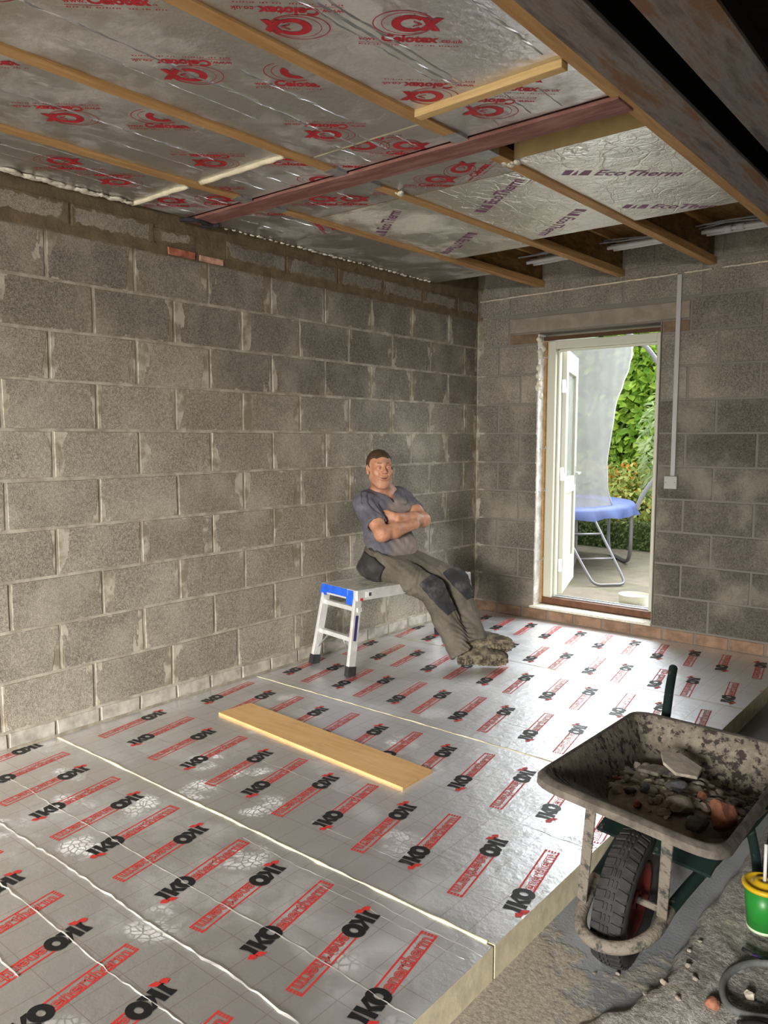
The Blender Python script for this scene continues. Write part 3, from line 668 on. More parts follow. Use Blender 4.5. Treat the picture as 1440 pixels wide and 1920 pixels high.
# ---------------------------------------------------------------- garden
t = NT('flagstones'); sp = t.co(); br = t.n('ShaderNodeTexBrick', {'Vector': t.n('ShaderNodeMapping', {0: sp, 2: (0,0,.35)}).outputs[0], 'Color1': (.15,.13,.098,1), 'Color2': (.20,.172,.132,1), 'Mortar': (.17,.19,.08,1), 'Scale': 1.0, 'Mortar Size': .008, 'Brick Width': .75, 'Row Height': .5})
c = t.mix(t.math('MULTIPLY', t.step(t.noise(5,5,.65), .4, .7), .5), br.outputs[0], (.10,.088,.062)); t.set(c, .9, spec=.2); t.bump(t.noise(30,5), .3, .01)
m = MB(); m.box((-9,.3,-.2), (7,4.45,-.001)); struct(m.build('patio', t.m))
m = MB(); m.box((-12,4.45,-.25), (9,9,-.02)); struct(m.build('garden_soil', plain('garden_soil', (.10,.08,.05), .95, var=.3)))
def leafmat(name, a, b):
    t = NT(name); at = t.n('ShaderNodeAttribute', attribute_name='tint', attribute_type='GEOMETRY').outputs['Fac']
    t.set(t.mix(at, a, b), .38, spec=.4); t.b.inputs['Subsurface Weight'].default_value = 0
    tr = t.n('ShaderNodeBsdfTranslucent', {0: t.mix(at, tuple(min(1,x*1.5) for x in a), tuple(min(1,x*1.4) for x in b))})
    mx = t.n('ShaderNodeMixShader', {0: .3, 1: t.b.outputs[0], 2: tr.outputs[0]}); t.t.links.new(mx.outputs[0], t.t.nodes['Material Output'].inputs[0]); return t.m
def foliage(name, sampler, n, size, mat, extra_mats=(), flower=0, seed=1, parent=None, aspect=.5, droop=.5):
    rs = np.random.RandomState(seed); v = []; f = []; mi = []; ti = []
    for i in range(n):
        p, nrm = sampler(rs); nrm = Vector(nrm).normalized()
        d = (nrm*.45+Vector((rs.normal()*.5, rs.normal()*.5, rs.normal()*.4-droop))).normalized()
        sd = d.cross(nrm+Vector((rs.normal()*.4, rs.normal()*.4, rs.normal()*.4))).normalized(); up_ = sd.cross(d).normalized()
        L_ = size*rs.uniform(.6, 1.25); w = L_*aspect*rs.uniform(.4,.6)
        fl = rs.rand() < flower
        if fl: L_ *= .55; w = L_*.5; d = (nrm+Vector((0,0,.5))).normalized()
        p = Vector(p); o = len(v)
        c = up_*(L_*.07); v += [p, p+d*L_*.3+sd*w+c, p+d*L_*.72+sd*w*.78+c*.5, p+d*L_-up_*L_*.10, p+d*L_*.72-sd*w*.78+c*.5, p+d*L_*.3-sd*w+c]
        f += [(o,o+1,o+2,o+3), (o,o+3,o+4,o+5)]; mi += [1 if fl else 0]*2; ti += [rs.rand()]*8
    me = bpy.data.meshes.new(name); me.from_pydata([tuple(x) for x in v], [], f)
    for m_ in (mat, *extra_mats): me.materials.append(m_)
    me.polygons.foreach_set('material_index', mi); at = me.attributes.new('tint','FLOAT','CORNER'); at.data.foreach_set('value', np.array(ti,'f'))
    o = bpy.data.objects.new(name, me); COL.objects.link(o)
    if parent: o.parent = parent; o.matrix_parent_inverse = Matrix.Translation(-Vector(parent.location))
    return o
M['laurel'] = leafmat('laurel_leaf', (.13,.27,.025), (.44,.60,.09)); M['shrub'] = leafmat('shrub_leaf', (.30,.38,.09), (.55,.56,.18)); M['box'] = leafmat('box_leaf', (.045,.08,.02), (.15,.20,.06)); M['willow'] = leafmat('grey_green_leaf', (.22,.33,.14), (.48,.55,.28))
M['flower'] = plain('orange_flower', (.78,.27,.05), .6); M['core'] = plain('hedge_core', (.05,.085,.018), .95)
def wall_s(x0, x1, y, z0, z1, bump=.22):
    def s(rs):
        x = rs.uniform(x0, x1); z = rs.uniform(z0, z1); b = mnoise.noise(Vector((x*1.7, z*1.9, 3.1)))*bump
        return (x, y-b+rs.uniform(-.05,.12), z), (mnoise.noise(Vector((x*3,z*3,9)))*.5, -1, .35)
    return s
def ball_s(c, r):
    def s(rs):
        n = Vector((rs.normal(), rs.normal(), rs.normal())).normalized(); k = rs.uniform(.72, 1.08)*(1+.25*mnoise.noise(n*2.2))
        return (c[0]+n.x*r[0]*k, c[1]+n.y*r[1]*k, c[2]+n.z*r[2]*k), n
    return s
h = empty('laurel_hedge', (-1.2, 5.2, 0), 'tall bright green laurel hedge filling the back of the garden', 'hedge')
m = MB(); m.box((-6,5.15,-.1), (4,5.9,3.0)); m.build('hedge_core', M['core'], h)
foliage('leaves', wall_s(-3.6,1.6,5.02,.5,3.1), 9500, .15, M['laurel'], seed=3, parent=h, droop=.35)
h = empty('grey_green_shrub', (-.10, 4.5, 0), 'pale grey-green bush in front of the laurel hedge, right side of the doorway view', 'shrub')
m = MB(); m.tube([(-.10,4.5,-.02),(-.12,4.5,1.2)], .03, 8); m.build('stem', M['dustwood'], h); foliage('leaves', ball_s((-.10,4.45,1.25),(.24,.26,.80)), 900, .11, M['willow'], seed=8, parent=h, aspect=.3)
for i, (x, y, z, r, lab) in enumerate(((-1.05,4.5,.66,.52,'orange-flowered yellow-green shrub nearest the open door'), (-.45,4.5,.60,.50,'orange-flowered yellow-green shrub at the right side of the doorway view'), (-1.85,4.5,.64,.55,'orange-flowered shrub mostly hidden behind the open door'))):
    h = empty('flowering_shrub', (x,y,0), lab, 'shrub', 'flowering shrubs in front of the hedge')
    m = MB(); m.tube([(x,y,-.02),(x,y,.5)], .025, 8); m.build('stem', M['dustwood'], h)
    foliage('leaves', ball_s((x,y,z),(.42,.34,.46)), 1500, .075, M['shrub'], (M['flower'],), .16, 11+i, h)
h = empty('low_hedge', (-.6, 4.2, 0), 'low dark clipped hedge under the trampoline edge', 'hedge')
m = MB(); m.box((-2.4,4.16,-.05),(.9,4.4,.30)); m.build('hedge_core', M['core'], h); foliage('leaves', wall_s(-2.4,.9,4.13,0,.38,.06), 5200, .05, M['box'], seed=21, parent=h)

# trampoline
TC = Vector((-1.0, 2.55, 0)); TR = 1.22
M['tube'] = plain('grey_steel_tube', (.17,.165,.17), .45, .6); M['pad'] = plain('blue_pad', (.085,.115,.27), .5, var=.15, scale=6); M['mat'] = plain('trampoline_mat', (.09,.09,.10), .7); M['sleeve'] = plain('grey_foam_sleeve', (.21,.21,.22), .6)
T = empty('trampoline', (TC.x, TC.y, 0), 'round garden trampoline with blue edge pad and grey legs on the patio', 'trampoline')
tp = lambda a, r, z: (TC.x+r*math.cos(a), TC.y+r*math.sin(a), z)
m = MB(); m.lathe([(.95,.672),(1.0,.69),(TR,.695),(TR+.03,.66),(TR+.035,.575)], (TC.x,TC.y,0), 96); p = m
for i, q in enumerate(p.v):
    a = math.atan2(q[1]-TC.y, q[0]-TC.x)
    if q[2] < .65: k = 1+.018*math.sin(a*23)+.012*math.sin(a*41+1); p.v[i] = (TC.x+(q[0]-TC.x)*k, TC.y+(q[1]-TC.y)*k, q[2]+.012*math.sin(a*17))
m.build('edge_pad', M['pad'], T, smooth=True)
m = MB(); m.lathe([(0,.665),(.95,.668),(.95,.662),(0,.66)], (TC.x,TC.y,0), 64); m.build('jumping_mat', M['mat'], T)
m = MB(); m.tube([tp(2*PI*i/48, TR-.03, .65) for i in range(48)], .021, 10, True); m.build('frame_ring', M['tube'], T, smooth=True)
for k, (a0, a1) in enumerate(((-.60,-1.35), (.33,1.05), (2.1,2.8), (3.7,4.4))):
    m = MB(); q0 = tp(a0, TR-.02, .64); q1 = tp(a1, TR-.02, .64); b0 = (*q0[:2], .02); b1 = (*q1[:2], .02)
    L0 = [q0, (*q0[:2], .40), (*q0[:2], .16), tuple(Vector(b0)*.9+Vector(b1)*.1), tuple(Vector(b0)*.5+Vector(b1)*.5), tuple(Vector(b1)*.9+Vector(b0)*.1), (*q1[:2], .16), (*q1[:2], .40), q1]
    m.tube(L0, .021, 10, smooth=3); m.build('leg', M['tube'], T, smooth=True)
for a in (.30, -1.15, 1.9, 3.3):
    m = MB(); m.tube([tp(a,TR+.03,.62), tp(a,TR+.08,.78), tp(a,TR+.27,1.05), tp(a,TR+.36,1.45), tp(a,TR+.33,1.95), tp(a,TR+.12,2.35), tp(a,TR-.12,2.52)], .024, 10, smooth=2); m.build('enclosure_pole', M['sleeve'], T, smooth=True)
t = NT('mesh_net'); t.set((.34,.34,.34), .8, spec=.1); tr = t.n('ShaderNodeBsdfTransparent', {0: (1,1,1,1)}); mx = t.n('ShaderNodeMixShader', {0: t.math('MULTIPLY_ADD', t.noise(4,3), .22, .66), 1: tr.outputs[0], 2: t.b.outputs[0]}); t.t.links.new(mx.outputs[0], t.t.nodes['Material Output'].inputs[0]); M['net'] = t.m
# net: hangs on a ring inside the poles; its near edge is drawn aside in a curve
edge = [(-.04,.70),(-.12,.85),(-.15,1.15),(-.09,1.50),(.03,1.85),(.25,2.15),(.5,2.40)]
ez = [e_[1] for e_ in edge]; ea = [e_[0] for e_ in edge]; m = MB(); NZ, NA = 30, 56; vs = []; fs = []
def netp(a, z):
    r = 1.09+.07*max(0,(z-1.8)/.6)+.006*math.sin(a*34+z*3); return tp(a, r, z)
for j in range(NZ+1):
    z = .695+(2.40-.695)*j/NZ; a1 = float(np.interp(z, ez, ea))
    for i in range(NA+1): vs.append(netp(a1-(2.9)*i/NA, z))
for j in range(NZ):
    for i in range(NA): a = j*(NA+1)+i; fs.append((a,a+1,a+NA+2,a+NA+1))
m.add(vs, fs); net = m.build('safety_net', M['net'], T, smooth=True)
m = MB(); m.tube([netp(float(np.interp(z, ez, ea)), z) for z in np.linspace(.70,2.40,40)], .008, 7); m.build('net_hem', plain('net_hem', (.5,.5,.5), .6), net, smooth=True)
m = MB(); a_ = -1.36; m.hexa([tp(a_-.10,1.118,.93), tp(a_,1.118,.91), tp(a_,1.114,.91), tp(a_-.10,1.114,.93), tp(a_-.10,1.105,1.17), tp(a_,1.105,1.16), tp(a_,1.101,1.16), tp(a_-.10,1.101,1.17)]); m.build('paper_label', plain('paper', (.82,.82,.80), .6), T)
# ladder leaning on the rim
LT = empty('trampoline_ladder', (.45,1.65,0), 'grey tubular ladder leaning against the trampoline rim', 'ladder')
p0 = Vector((.36,1.50,.018)); p1 = Vector((.585,1.74,.018)); off = Vector((-.52,.30,.64)); q0 = p0+off+Vector((-.03,-.05,0)); q1 = p1+off
m = MB(); m.tube([q0, q0*.5+p0*.5, p0*.86+q0*.14, p0*.97+p1*.03, p0*.5+p1*.5, p1*.97+p0*.03, p1*.86+q1*.14, q1*.5+p1*.5, q1], .014, 10, smooth=3); m.build('ladder_frame', M['tube'], LT, smooth=True)
for k in (.34, .68):
    m = MB(); m.tube([p0+(q0-p0)*k, p1+(q1-p1)*k], .012, 8); m.build('rung', M['tube'], LT, smooth=True)
# cut tub by the threshold
m = MB(); m.lathe([(0,0),(.105,0),(.118,.165),(.113,.165),(.110,.150),(0,.150)], (1.10,.62,0), 32); tag(m.build('plaster_tub', M['cream'], smooth=False), 'cream tub of plaster standing outside on the patio, right of the threshold', 'tub')

# ---------------------------------------------------------------- plywood offcut
A = [(.357,-2.93),(.373,-2.731),(1.60,-2.795),(1.605,-3.007)]
m = MB(); m.hexa([(*A[0],.004),(*A[3],.003),(*A[2],.003),(*A[1],.004),(*A[0],.017),(*A[3],.016),(*A[2],.016),(*A[1],.017)])
o = m.build('plywood_offcut', M['ply'], bevel=.0015, origin=(.98,-2.86,.004)); tag(o, 'long narrow plywood offcut lying flat on the foil floor', 'board'); o.location.z = .0

# ---------------------------------------------------------------- folding work platform
B0 = Vector((.275,-1.935,0)); bd = Vector((.165,.986,0)).normalized(); bx = Vector((bd.y,-bd.x,0)); BL = .98; BW = .33; BZ = .50
WP = empty('work_platform', B0, 'low folding aluminium work platform against the block wall with blue tape on its end', 'work platform')
bp = lambda a, b, z: B0+bd*a+bx*b+Vector((0,0,z))
def bbox(m, a0, a1, b0, b1, z0, z1): m.hexa([bp(a0,b0,z0),bp(a1,b0,z0),bp(a1,b1,z0),bp(a0,b1,z0),bp(a0,b0,z1),bp(a1,b0,z1),bp(a1,b1,z1),bp(a0,b1,z1)])
t = NT('splashed_aluminium'); n = t.noise(16,5,.65); sm = t.step(n,.46,.58); t.set(t.mix(sm,(.70,.69,.66),(.52,.46,.37)), t.math('MULTIPLY_ADD',sm,.4,.35), t.math('MULTIPLY_ADD',sm,-.7,.7)); M['alud'] = t.m
m = MB()
for i in range(7): bbox(m, .0, BL, -BW/2+i*BW/7+.002, -BW/2+(i+1)*BW/7-.002, BZ-.012, BZ)
bbox(m, .0, BL, -BW/2, BW/2, BZ-.018, BZ-.010)
m.build('deck', M['alud'], WP, bevel=.0015)
for s in (-1, 1):
    m = MB(); bbox(m, .0, BL, s*BW/2-.012, s*BW/2+.012, BZ-.062, BZ+.001); m.build('side_rail', M['alu'], WP, bevel=.003)
for a in (0, BL):
    m = MB(); bbox(m, a-.008, a+.008, -BW/2, BW/2, BZ-.06, BZ+.002); m.build('end_rail', M['alu'], WP, bevel=.003)
for ea_, sg in ((.02,-1), (BL-.02,1)):
    for s in (-1, 1):
        m = MB(); tpnt = bp(ea_, s*(BW/2-.012), BZ-.03); bpnt = bp(ea_+sg*.075, s*(BW/2+.012), .045)
        m.bar(tpnt, bpnt, .052, .024, up=bx); lg = m.build('leg', M['alu'], WP, bevel=.003)
        m = MB(); d_ = (bpnt-tpnt).normalized(); m.bar(bpnt-d_*.012, bpnt+d_*.046, .062, .036, up=bx); m.build('rubber_foot', M['rubber'], lg, bevel=.003)
        if sg < 0 and s > 0:
            mid = tpnt+(bpnt-tpnt)*.45; m = MB(); m.bar(mid-d_*.075+bx*.0128, mid+d_*.075+bx*.0128, .020, .001, up=bx); lb = m.build('label_sticker', plain('navy_label', (.03,.03,.12), .5), lg)
    for k, nm in ((.20,'rung'), (.62,'rung')):
        a = ea_+sg*.075*k; z = BZ-.03-(BZ-.075)*k; m = MB(); m.bar(bp(a-sg*.0+sg*-.012,-BW/2-.03,z), bp(a-sg*.012,BW/2+.012,z), .034, .028); m.build(nm, M['alu'], WP, bevel=.004)
    for s in (-1, 1):
        a1 = ea_+sg*.075*.62; m = MB(); m.bar(bp(a1, s*.075, BZ-.03-(BZ-.075)*.62-.01), bp(ea_+sg*.075*.83, s*(BW/2-.005), BZ-.03-(BZ-.075)*.85), .014, .006); m.build('brace', M['galv'], WP)
M['tape'] = plain('blue_tape', (.02,.11,.62), .5, var=.15, scale=20)
m = MB(); bbox(m, -.0105,-.0082,-BW/2+.0,BW/2-.075,BZ-.048,BZ+.001); bbox(m, -.0105,-.0082,BW/2-.070,BW/2-.018,BZ-.052,BZ-.002); bbox(m, -.011,-.0085,BW/2-.085,BW/2-.02,BZ-.090,BZ-.04); bbox(m, -.011,-.0085,-BW/2-.012,-BW/2+.05,BZ-.066,BZ-.030); m.build('blue_tape', M['tape'], WP)
m = MB(); bbox(m, .06,.11,BW/2+.0122,BW/2+.0135,BZ-.045,BZ-.012); m.build('label_sticker', plain('white_label', (.75,.74,.72), .5), WP)
m = MB(); bbox(m, .085,.105,BW/2+.0136,BW/2+.0142,BZ-.040,BZ-.018); m.build('label_sticker', plain('dark_label', (.05,.05,.05), .5), WP)
m = MB(); bbox(m, .018,.036,BW/2+.0122,BW/2+.017,BZ-.060,BZ-.045); m.build('red_catch', plain('red_catch', (.45,.03,.03), .5), WP)

# ---------------------------------------------------------------- wheelbarrow
WB = empty('wheelbarrow', (2.68,-3.05,-.1), 'mortar-caked wheelbarrow with a dark green frame and a load of rubble', 'wheelbarrow')
t = NT('mortar_splashed_steel'); n = t.noise(34,5,.7); n2 = t.noise(3,4); sp = t.sep(t.co())
k = t.step(t.math('ADD', t.math('MULTIPLY', n, .62), t.math('MULTIPLY', n2, .38)), .455, .508)
c = t.mix(k, (.055,.046,.042), t.mix(t.step(t.noise(40,4),.3,.7), (.19,.165,.13), (.31,.275,.215))); t.set(c, .92, spec=.15); t.bump(t.math('ADD', k, t.noise(70,4)), .35, .006); M['tray'] = t.m
M['traydust'] = plain('dusty_tray_rim', (.115,.098,.081), .92, var=.35, scale=26, bump=.4)
t = NT('green_paint'); k = t.step(t.noise(22,6,.7), .60, .70); t.set(t.mix(k, (.008,.020,.018), (.20,.17,.14)), .7, spec=.25); M['green'] = t.m
t = NT('caked_tube'); k = t.step(t.noise(24,6,.7), .36, .52); t.set(t.mix(k, (.045,.05,.044), (.20,.172,.14)), .9, spec=.15); t.bump(t.noise(60,5,.7), .8, .008); M['caked'] = t.m
rim = [Vector(p) for p in ((2.485,-3.533,.50),(2.957,-3.545,.455),(2.905,-2.50,.345),(2.385,-2.585,.385))]
flo = [Vector(p) for p in ((2.535,-3.19,.30),(2.865,-3.20,.275),(2.84,-2.66,.215),(2.48,-2.69,.24))]
def rr(c, r, n=6):
    out = []
    for i in range(4):
        p = c[i]; a = (c[i-1]-p).normalized()*r; b = (c[(i+1) % 4]-p).normalized()*r
        for k in range(n+1):
            t_ = k/n; out.append((p+a)*(1-t_)**2+p*2*t_*(1-t_)+(p+b)*t_**2)
    return out
cen = sum(rim, Vector())/4
def loopmix(k, bow=0): 
    q = [f_*(1-k)+r_2*k for f_, r_2 in zip(flo, rim)]; return rr(q, .05+.03*k)
def outset(lp_, d, dz): c_ = sum(lp_, Vector())/len(lp_); return [p+(Vector((p.x-c_.x, p.y-c_.y, 0)).normalized()*d)+Vector((0,0,dz)) for p in lp_]
loops = [loopmix(k) for k in (0,.12,.4,.75,1)]
loops.append(outset(loops[-1], .018, .004)); loops.append(outset(loops[-2], .034, -.004)); loops.append(outset(loops[-3], .036, -.016))
m = MB(); vs = []; fs = []; n = len(loops[0]); nl_ = len(loops)
inner = loops; outer = [outset(l, .006, -.006) if i < 5 else outset(l, 0, -.006) for i, l in enumerate(loops)]
allv = inner+outer[::-1]
for l in allv: vs += l
for j in range(len(allv)-1):
    for i in range(n): a = j*n+i; b = j*n+(i+1) % n; fs.append((a,b,b+n,a+n))
fs.append(tuple(range(n))); fs.append(tuple((len(allv)-1)*n+i for i in range(n)))
m.add(vs, fs)
for q_ in range(len(m.f)):
    if 4*n <= q_ < 11*n: m.m[q_] = 1
tray = m.build('tray', [M['tray'], M['traydust']], WB, smooth=True)
es = tray.modifiers.new('edges','EDGE_SPLIT'); es.split_angle = math.radians(50)
for q in ((2.56,-2.80,.254),(2.78,-2.78,.236),(2.56,-3.05,.285),(2.80,-3.05,.265)):
    m = MB(); m.lathe([(0,.006),(.012,.006),(.014,.004),(.020,.004),(.022,.003),(.025,0)], q, 14); m.build('bolt', M['tray'], tray)
# wheel
wc = Vector((2.640,-3.275,.090)); wax = Vector((.985,.06,-.085)).normalized()
WH = empty('wheel', wc); WH.parent = WB; WH.location = wc-Vector(WB.location)
def wheelpart(prof, nm, mt, seg=64, **kw):
    m = MB(); m.lathe(prof, wc, seg, axis=wax); o = m.build(nm, mt, None, smooth=kw.get('smooth', True)); o.parent = WH; o.matrix_parent_inverse = Matrix.Translation(-wc); return o
tw = .048
tyre = wheelpart([(.108,-.028),(.125,-.040),(.150,-tw),(.172,-.045),(.184,-.036),(.188,-.018),(.1895,0),(.188,.018),(.184,.036),(.172,.045),(.150,tw),(.125,.040),(.108,.028)], 'tyre', M['rubber'])
m = MB(); x = wax.cross(Vector((0,0,1))).normalized(); y = wax.cross(x)
for i in range(40):
    for s, h0, h1 in ((-1,.014,.042), (1,.014,.042), (0,-.009,-.003), (0,.003,.009)):
        a = 2*PI*i/40+(.5*2*PI/40 if s > 0 else 0); da = .052 if s else .05
        pts = []
        for outer_ in (False, True):
            for k_, (h_, aa) in enumerate(((h0,a-da),(h1,a-da),(h1,a+da),(h0,a+da))):
                hh = h_*s if s else h_; aa += .03*(k_ in (1,2))*(s != 0)
                R_ = (.1935-.25*max(0,abs(hh)-.014)) if outer_ else .176
                pts.append(wc+wax*hh+(x*math.cos(aa)+y*math.sin(aa))*R_)
        m.hexa(pts)
o = m.build('tread', M['rubber'], None, bevel=.0015); o.parent = WH; o.matrix_parent_inverse = Matrix.Translation(-wc)
M['rimred'] = plain('dark_red_rim', (.115,.018,.016), .6, var=.4, scale=18)
wheelpart([(.024,-.030),(.030,-.010),(.060,-.006),(.092,-.012),(.100,-.030),(.112,-.034),(.112,.034),(.100,.030),(.092,.012),(.060,.006),(.030,.010),(.024,.030)], 'rim', M['rimred'], 48)
m = MB(); m.tube([wc-wax*.105, wc+wax*.105], .010, 10); o = m.build('axle', M['caked'], None); o.parent = WH; o.matrix_parent_inverse = Matrix.Translation(-wc)
# frame tubes with the guard loop round the wheel
L_ = [(2.395,-2.24,.475),(2.425,-2.36,.435),(2.443,-2.44,.355),(2.462,-2.54,.25),(2.49,-2.68,.190),(2.53,-2.95,.185),(2.548,-3.15,.150),(2.553,-3.30,.125)]
loop = [(2.553,-3.30,.125),(2.562,-3.42,.085),(2.592,-3.485,.070),(2.66,-3.518,.072),(2.735,-3.500,.088),(2.775,-3.43,.108),(2.772,-3.32,.120)]
R_t = [(2.772,-3.32,.120),(2.795,-3.18,.155),(2.825,-3.0,.180),(2.845,-2.70,.170),(2.862,-2.52,.22),(2.872,-2.40,.31),(2.885,-2.15,.42)]
m = MB(); m.tube(L_, .017, 12, smooth=2); m.build('handle', M['green'], WB, smooth=True)
m = MB(); m.tube(R_t, .017, 12, smooth=2); m.build('handle', M['green'], WB, smooth=True)
m = MB(); m.tube(loop, .0175, 14, smooth=3); m.build('wheel_guard', M['caked'], WB, smooth=True)
for a, b in (((2.640,-3.545,.452),(2.560,-3.41,.110)), ((2.838,-3.548,.432),(2.772,-3.375,.125))):
    m = MB(); m.bar(a, b, .030, .007, up=(.25,1,.4)); m.build('strut', M['caked'], WB, bevel=.002)
for x0, z0 in ((2.50,.195), (2.845,.175)):
    zf = -.1 if x0 < 2.7 else -.062
    m = MB(); m.tube([(x0,-2.80,z0-.01),(x0+.005,-2.74,.06),(x0+.005,-2.70,zf+.015),(x0+.005,-2.55,zf+.015),(x0,-2.48,.06),(x0-.005,-2.50,z0+.07)], .015, 10, smooth=2); m.build('leg', M['green'], WB, smooth=True)
m = MB(); m.bar((2.53,-2.95,.190),(2.83,-2.95,.18), .03, .02); m.build('cross_bar', M['green'], WB)
m = MB(); m.bar((2.53,-3.20,.258),(2.86,-3.21,.235), .10, .010, up=(0,-.3,1)); m.build('tray_support', M['green'], WB)

# rubble
M['stone'] = plain('grey_rubble', (.27,.235,.195), .95, var=.4, scale=26, bump=.5); M['dust'] = plain('mortar_dust', (.34,.295,.235), .95, var=.25, scale=30, bump=.4)
M['brick'] = plain('broken_red_brick', (.30,.125,.075), .95, var=.3, scale=30, bump=.5); M['slate'] = plain('blue_grey_stone', (.13,.135,.14), .9, var=.4, scale=40, bump=.3); M['chalk'] = plain('pale_mortar_lump', (.56,.50,.41), .95, var=.2, scale=30, bump=.4)
def rock(name, c, r, mat, lab, cat, group=None, sq=(1,1,.7), seed=0, cuts=7):
    rnd = random.Random(seed); bm = bmesh.new(); bmesh.ops.create_icosphere(bm, subdivisions=3, radius=r)
    for _ in range(cuts):
        n_ = Vector((rnd.gauss(0,1), rnd.gauss(0,1), rnd.gauss(0,1))).normalized(); d_ = r*rnd.uniform(.5,.85)
        for v in bm.verts:
            e_ = v.co.dot(n_)-d_
            if e_ > 0: v.co -= n_*e_
    for v in bm.verts: v.co += v.co.normalized()*mnoise.noise(v.co/r*1.8+Vector((seed,0,0)))*r*.13
    rot = Matrix.Rotation(rnd.uniform(0,6), 4, 'Z') @ Matrix.Rotation(rnd.uniform(-.4,.4), 4, 'X')
    bm.transform(rot @ Matrix.Diagonal((*sq,1)))
    me = bpy.data.meshes.new(name); bm.to_mesh(me); bm.free(); me.materials.append(mat)
    o = bpy.data.objects.new(name, me); COL.objects.link(o); o.location = c; tag(o, lab, cat, group); return o
def trayz(x, y): # floor of the tray
    fy = (y+3.19)/(.52); return .30-.075*fy-.06*(x-2.53)/.36*.4
# loose fill: one heap nobody could count
def hheap(x, y):
    dx = (x-2.655)/.23; dy = (y+2.985)/.24; g = max(0, 1-(dx*dx+dy*dy))
    return x, y, trayz(x,y)+.002+.062*g**.6*(1+.35*mnoise.noise(Vector((x*22,y*22,1))))+.008*mnoise.noise(Vector((x*70,y*70,4)))*g
o = ground_grid('rubble_fines', 2.50, 2.88, -3.24, -2.72, .009, hheap, M['dust']); o['kind'] = 'stuff'; tag(o, 'heap of mortar dust and small grit in the wheelbarrow tray', 'rubble')
rnd = random.Random(3)
for i in range(230):
    a = rnd.uniform(0, 2*PI); q = rnd.uniform(0,1)**.5; x_ = 2.665+.20*q*math.cos(a); y_ = -3.0+.20*q*math.sin(a); r__ = rnd.choice([.006,.007,.008,.010,.012,.015,.019]) if i > 40 else rnd.choice([.014,.018,.022])
    z_ = hheap(x_, y_)[2]+r__*.25
    mt = rnd.choice(['stone','stone','stone','chalk','slate','stone','dust','stone','dust','brick' if i % 2 else 'stone'])
    rock('rubble_lump', (x_,y_,z_), r__, M[mt], 'small broken lump among the rubble heaped in the wheelbarrow', 'rubble', 'rubble lumps in the wheelbarrow', (1.2,.9,.6), i+10)
rock('brick_lump', (2.842,-3.115,.335), .046, M['brick'], 'rounded orange-red brick lump at the right side of the wheelbarrow load', 'brick lump', sq=(1,.85,1), seed=501, cuts=5)
rock('rubble_lump', (2.800,-3.20,.325), .032, M['slate'], 'blue-grey stone just left of the orange brick lump in the wheelbarrow', 'rubble', sq=(1.2,.9,.8), seed=502)
rock('rubble_lump', (2.735,-3.15,.345), .034, M['dust'], 'dusty brown-grey lump near the front lip of the wheelbarrow tray', 'rubble', sq=(1.2,.9,.8), seed=503)
rock('rubble_lump', (2.685,-3.045,.355), .024, M['slate'], 'bluish stone in the middle of the wheelbarrow load', 'rubble', sq=(1.5,.9,.7), seed=504)
rock('brick_lump', (2.76,-3.03,.335), .016, M['brick'], 'small orange brick crumb in the middle of the wheelbarrow load', 'brick lump', sq=(1,.9,.9), seed=505)
rock('rubble_lump', (2.56,-2.84,.285), .040, plain('dark_lump',(.05,.045,.042),.95), 'dark lump in the far left of the wheelbarrow tray', 'rubble', sq=(1.3,.8,.6), seed=506)
m = MB(); q = [(2.575,-2.865,.372),(2.615,-2.955,.378),(2.665,-2.985,.366),(2.715,-2.93,.348),(2.70,-2.83,.340),(2.62,-2.80,.358)]; m.add([(a,b,c-.011) for a,b,c in q]+q, [tuple(range(6))[::-1], tuple(range(6,12))]+[(i,(i+1)%6,6+(i+1)%6,6+i) for i in range(6)]); tag(m.build('mortar_slab', M['chalk'], bevel=.003), 'flat pale slab fragment lying on top of the wheelbarrow rubble', 'slab fragment')
m = MB(); q = [(2.545,-2.98,.345),(2.62,-3.01,.36),(2.63,-2.92,.352),(2.56,-2.89,.335)]; m.hexa([(a,b,c-.012) for a,b,c in q]+q); tag(m.build('mortar_slab', M['stone'], bevel=.003), 'darker slab fragment beside the flat pale one in the wheelbarrow', 'slab fragment')

# ---------------------------------------------------------------- things on the broken floor, lower right
CU_ = Vector((2.921,-2.925,-.068)); e = empty('drinking_cup', CU_, 'green cup with a yellow lid and white straw on the broken concrete', 'cup')
m = MB(); m.lathe([(0,.003),(.040,.003),(.041,0),(.044,0),(.057,.135),(.055,.135),(.042,.006)], CU_, 40); m.build('body', plain('green_cup',(.02,.20,.028),.35), e, smooth=True)
m = MB(); m.lathe([(.0425,0),(.0448,.0),(.0458,.009),(.0445,.009)], CU_, 40); m.build('base_band', plain('pale_band',(.55,.66,.45),.4), e, smooth=True)
m = MB(); m.lathe([(.057,.130),(.063,.131),(.0645,.137),(.063,.142),(.052,.145),(.050,.141),(.030,.142),(.027,.150),(.012,.151),(.010,.146),(0,.146)], CU_, 40); m.build('lid', plain('yellow_lid',(.56,.35,.012),.35), e, smooth=True)
m = MB(); m.tube([CU_+Vector((.0,0,.12)), CU_+Vector((-.002,.002,.262))], .0052, 12); m.build('straw', M['white'], e, smooth=True)
for (pn, w, lab) in (((.9,0,0),0,0),): pass
m = MB(); m.tube([(3.20,-3.02,-.066),(3.08,-3.05,-.062),(2.977,-3.098,-.060),(2.931,-3.138,-.060),(2.902,-3.205,-.062),(2.902,-3.277,-.063),(2.935,-3.345,-.060),(2.985,-3.37,-.050),(3.06,-3.32,-.052),(3.2,-3.25,-.06)], .0095, 12, smooth=3)
tag(m.build('flexible_hose', plain('grey_hose',(.13,.135,.13),.6,var=.2,scale=30), smooth=True), 'loop of grey flexible hose on the rubble at the lower right', 'hose')
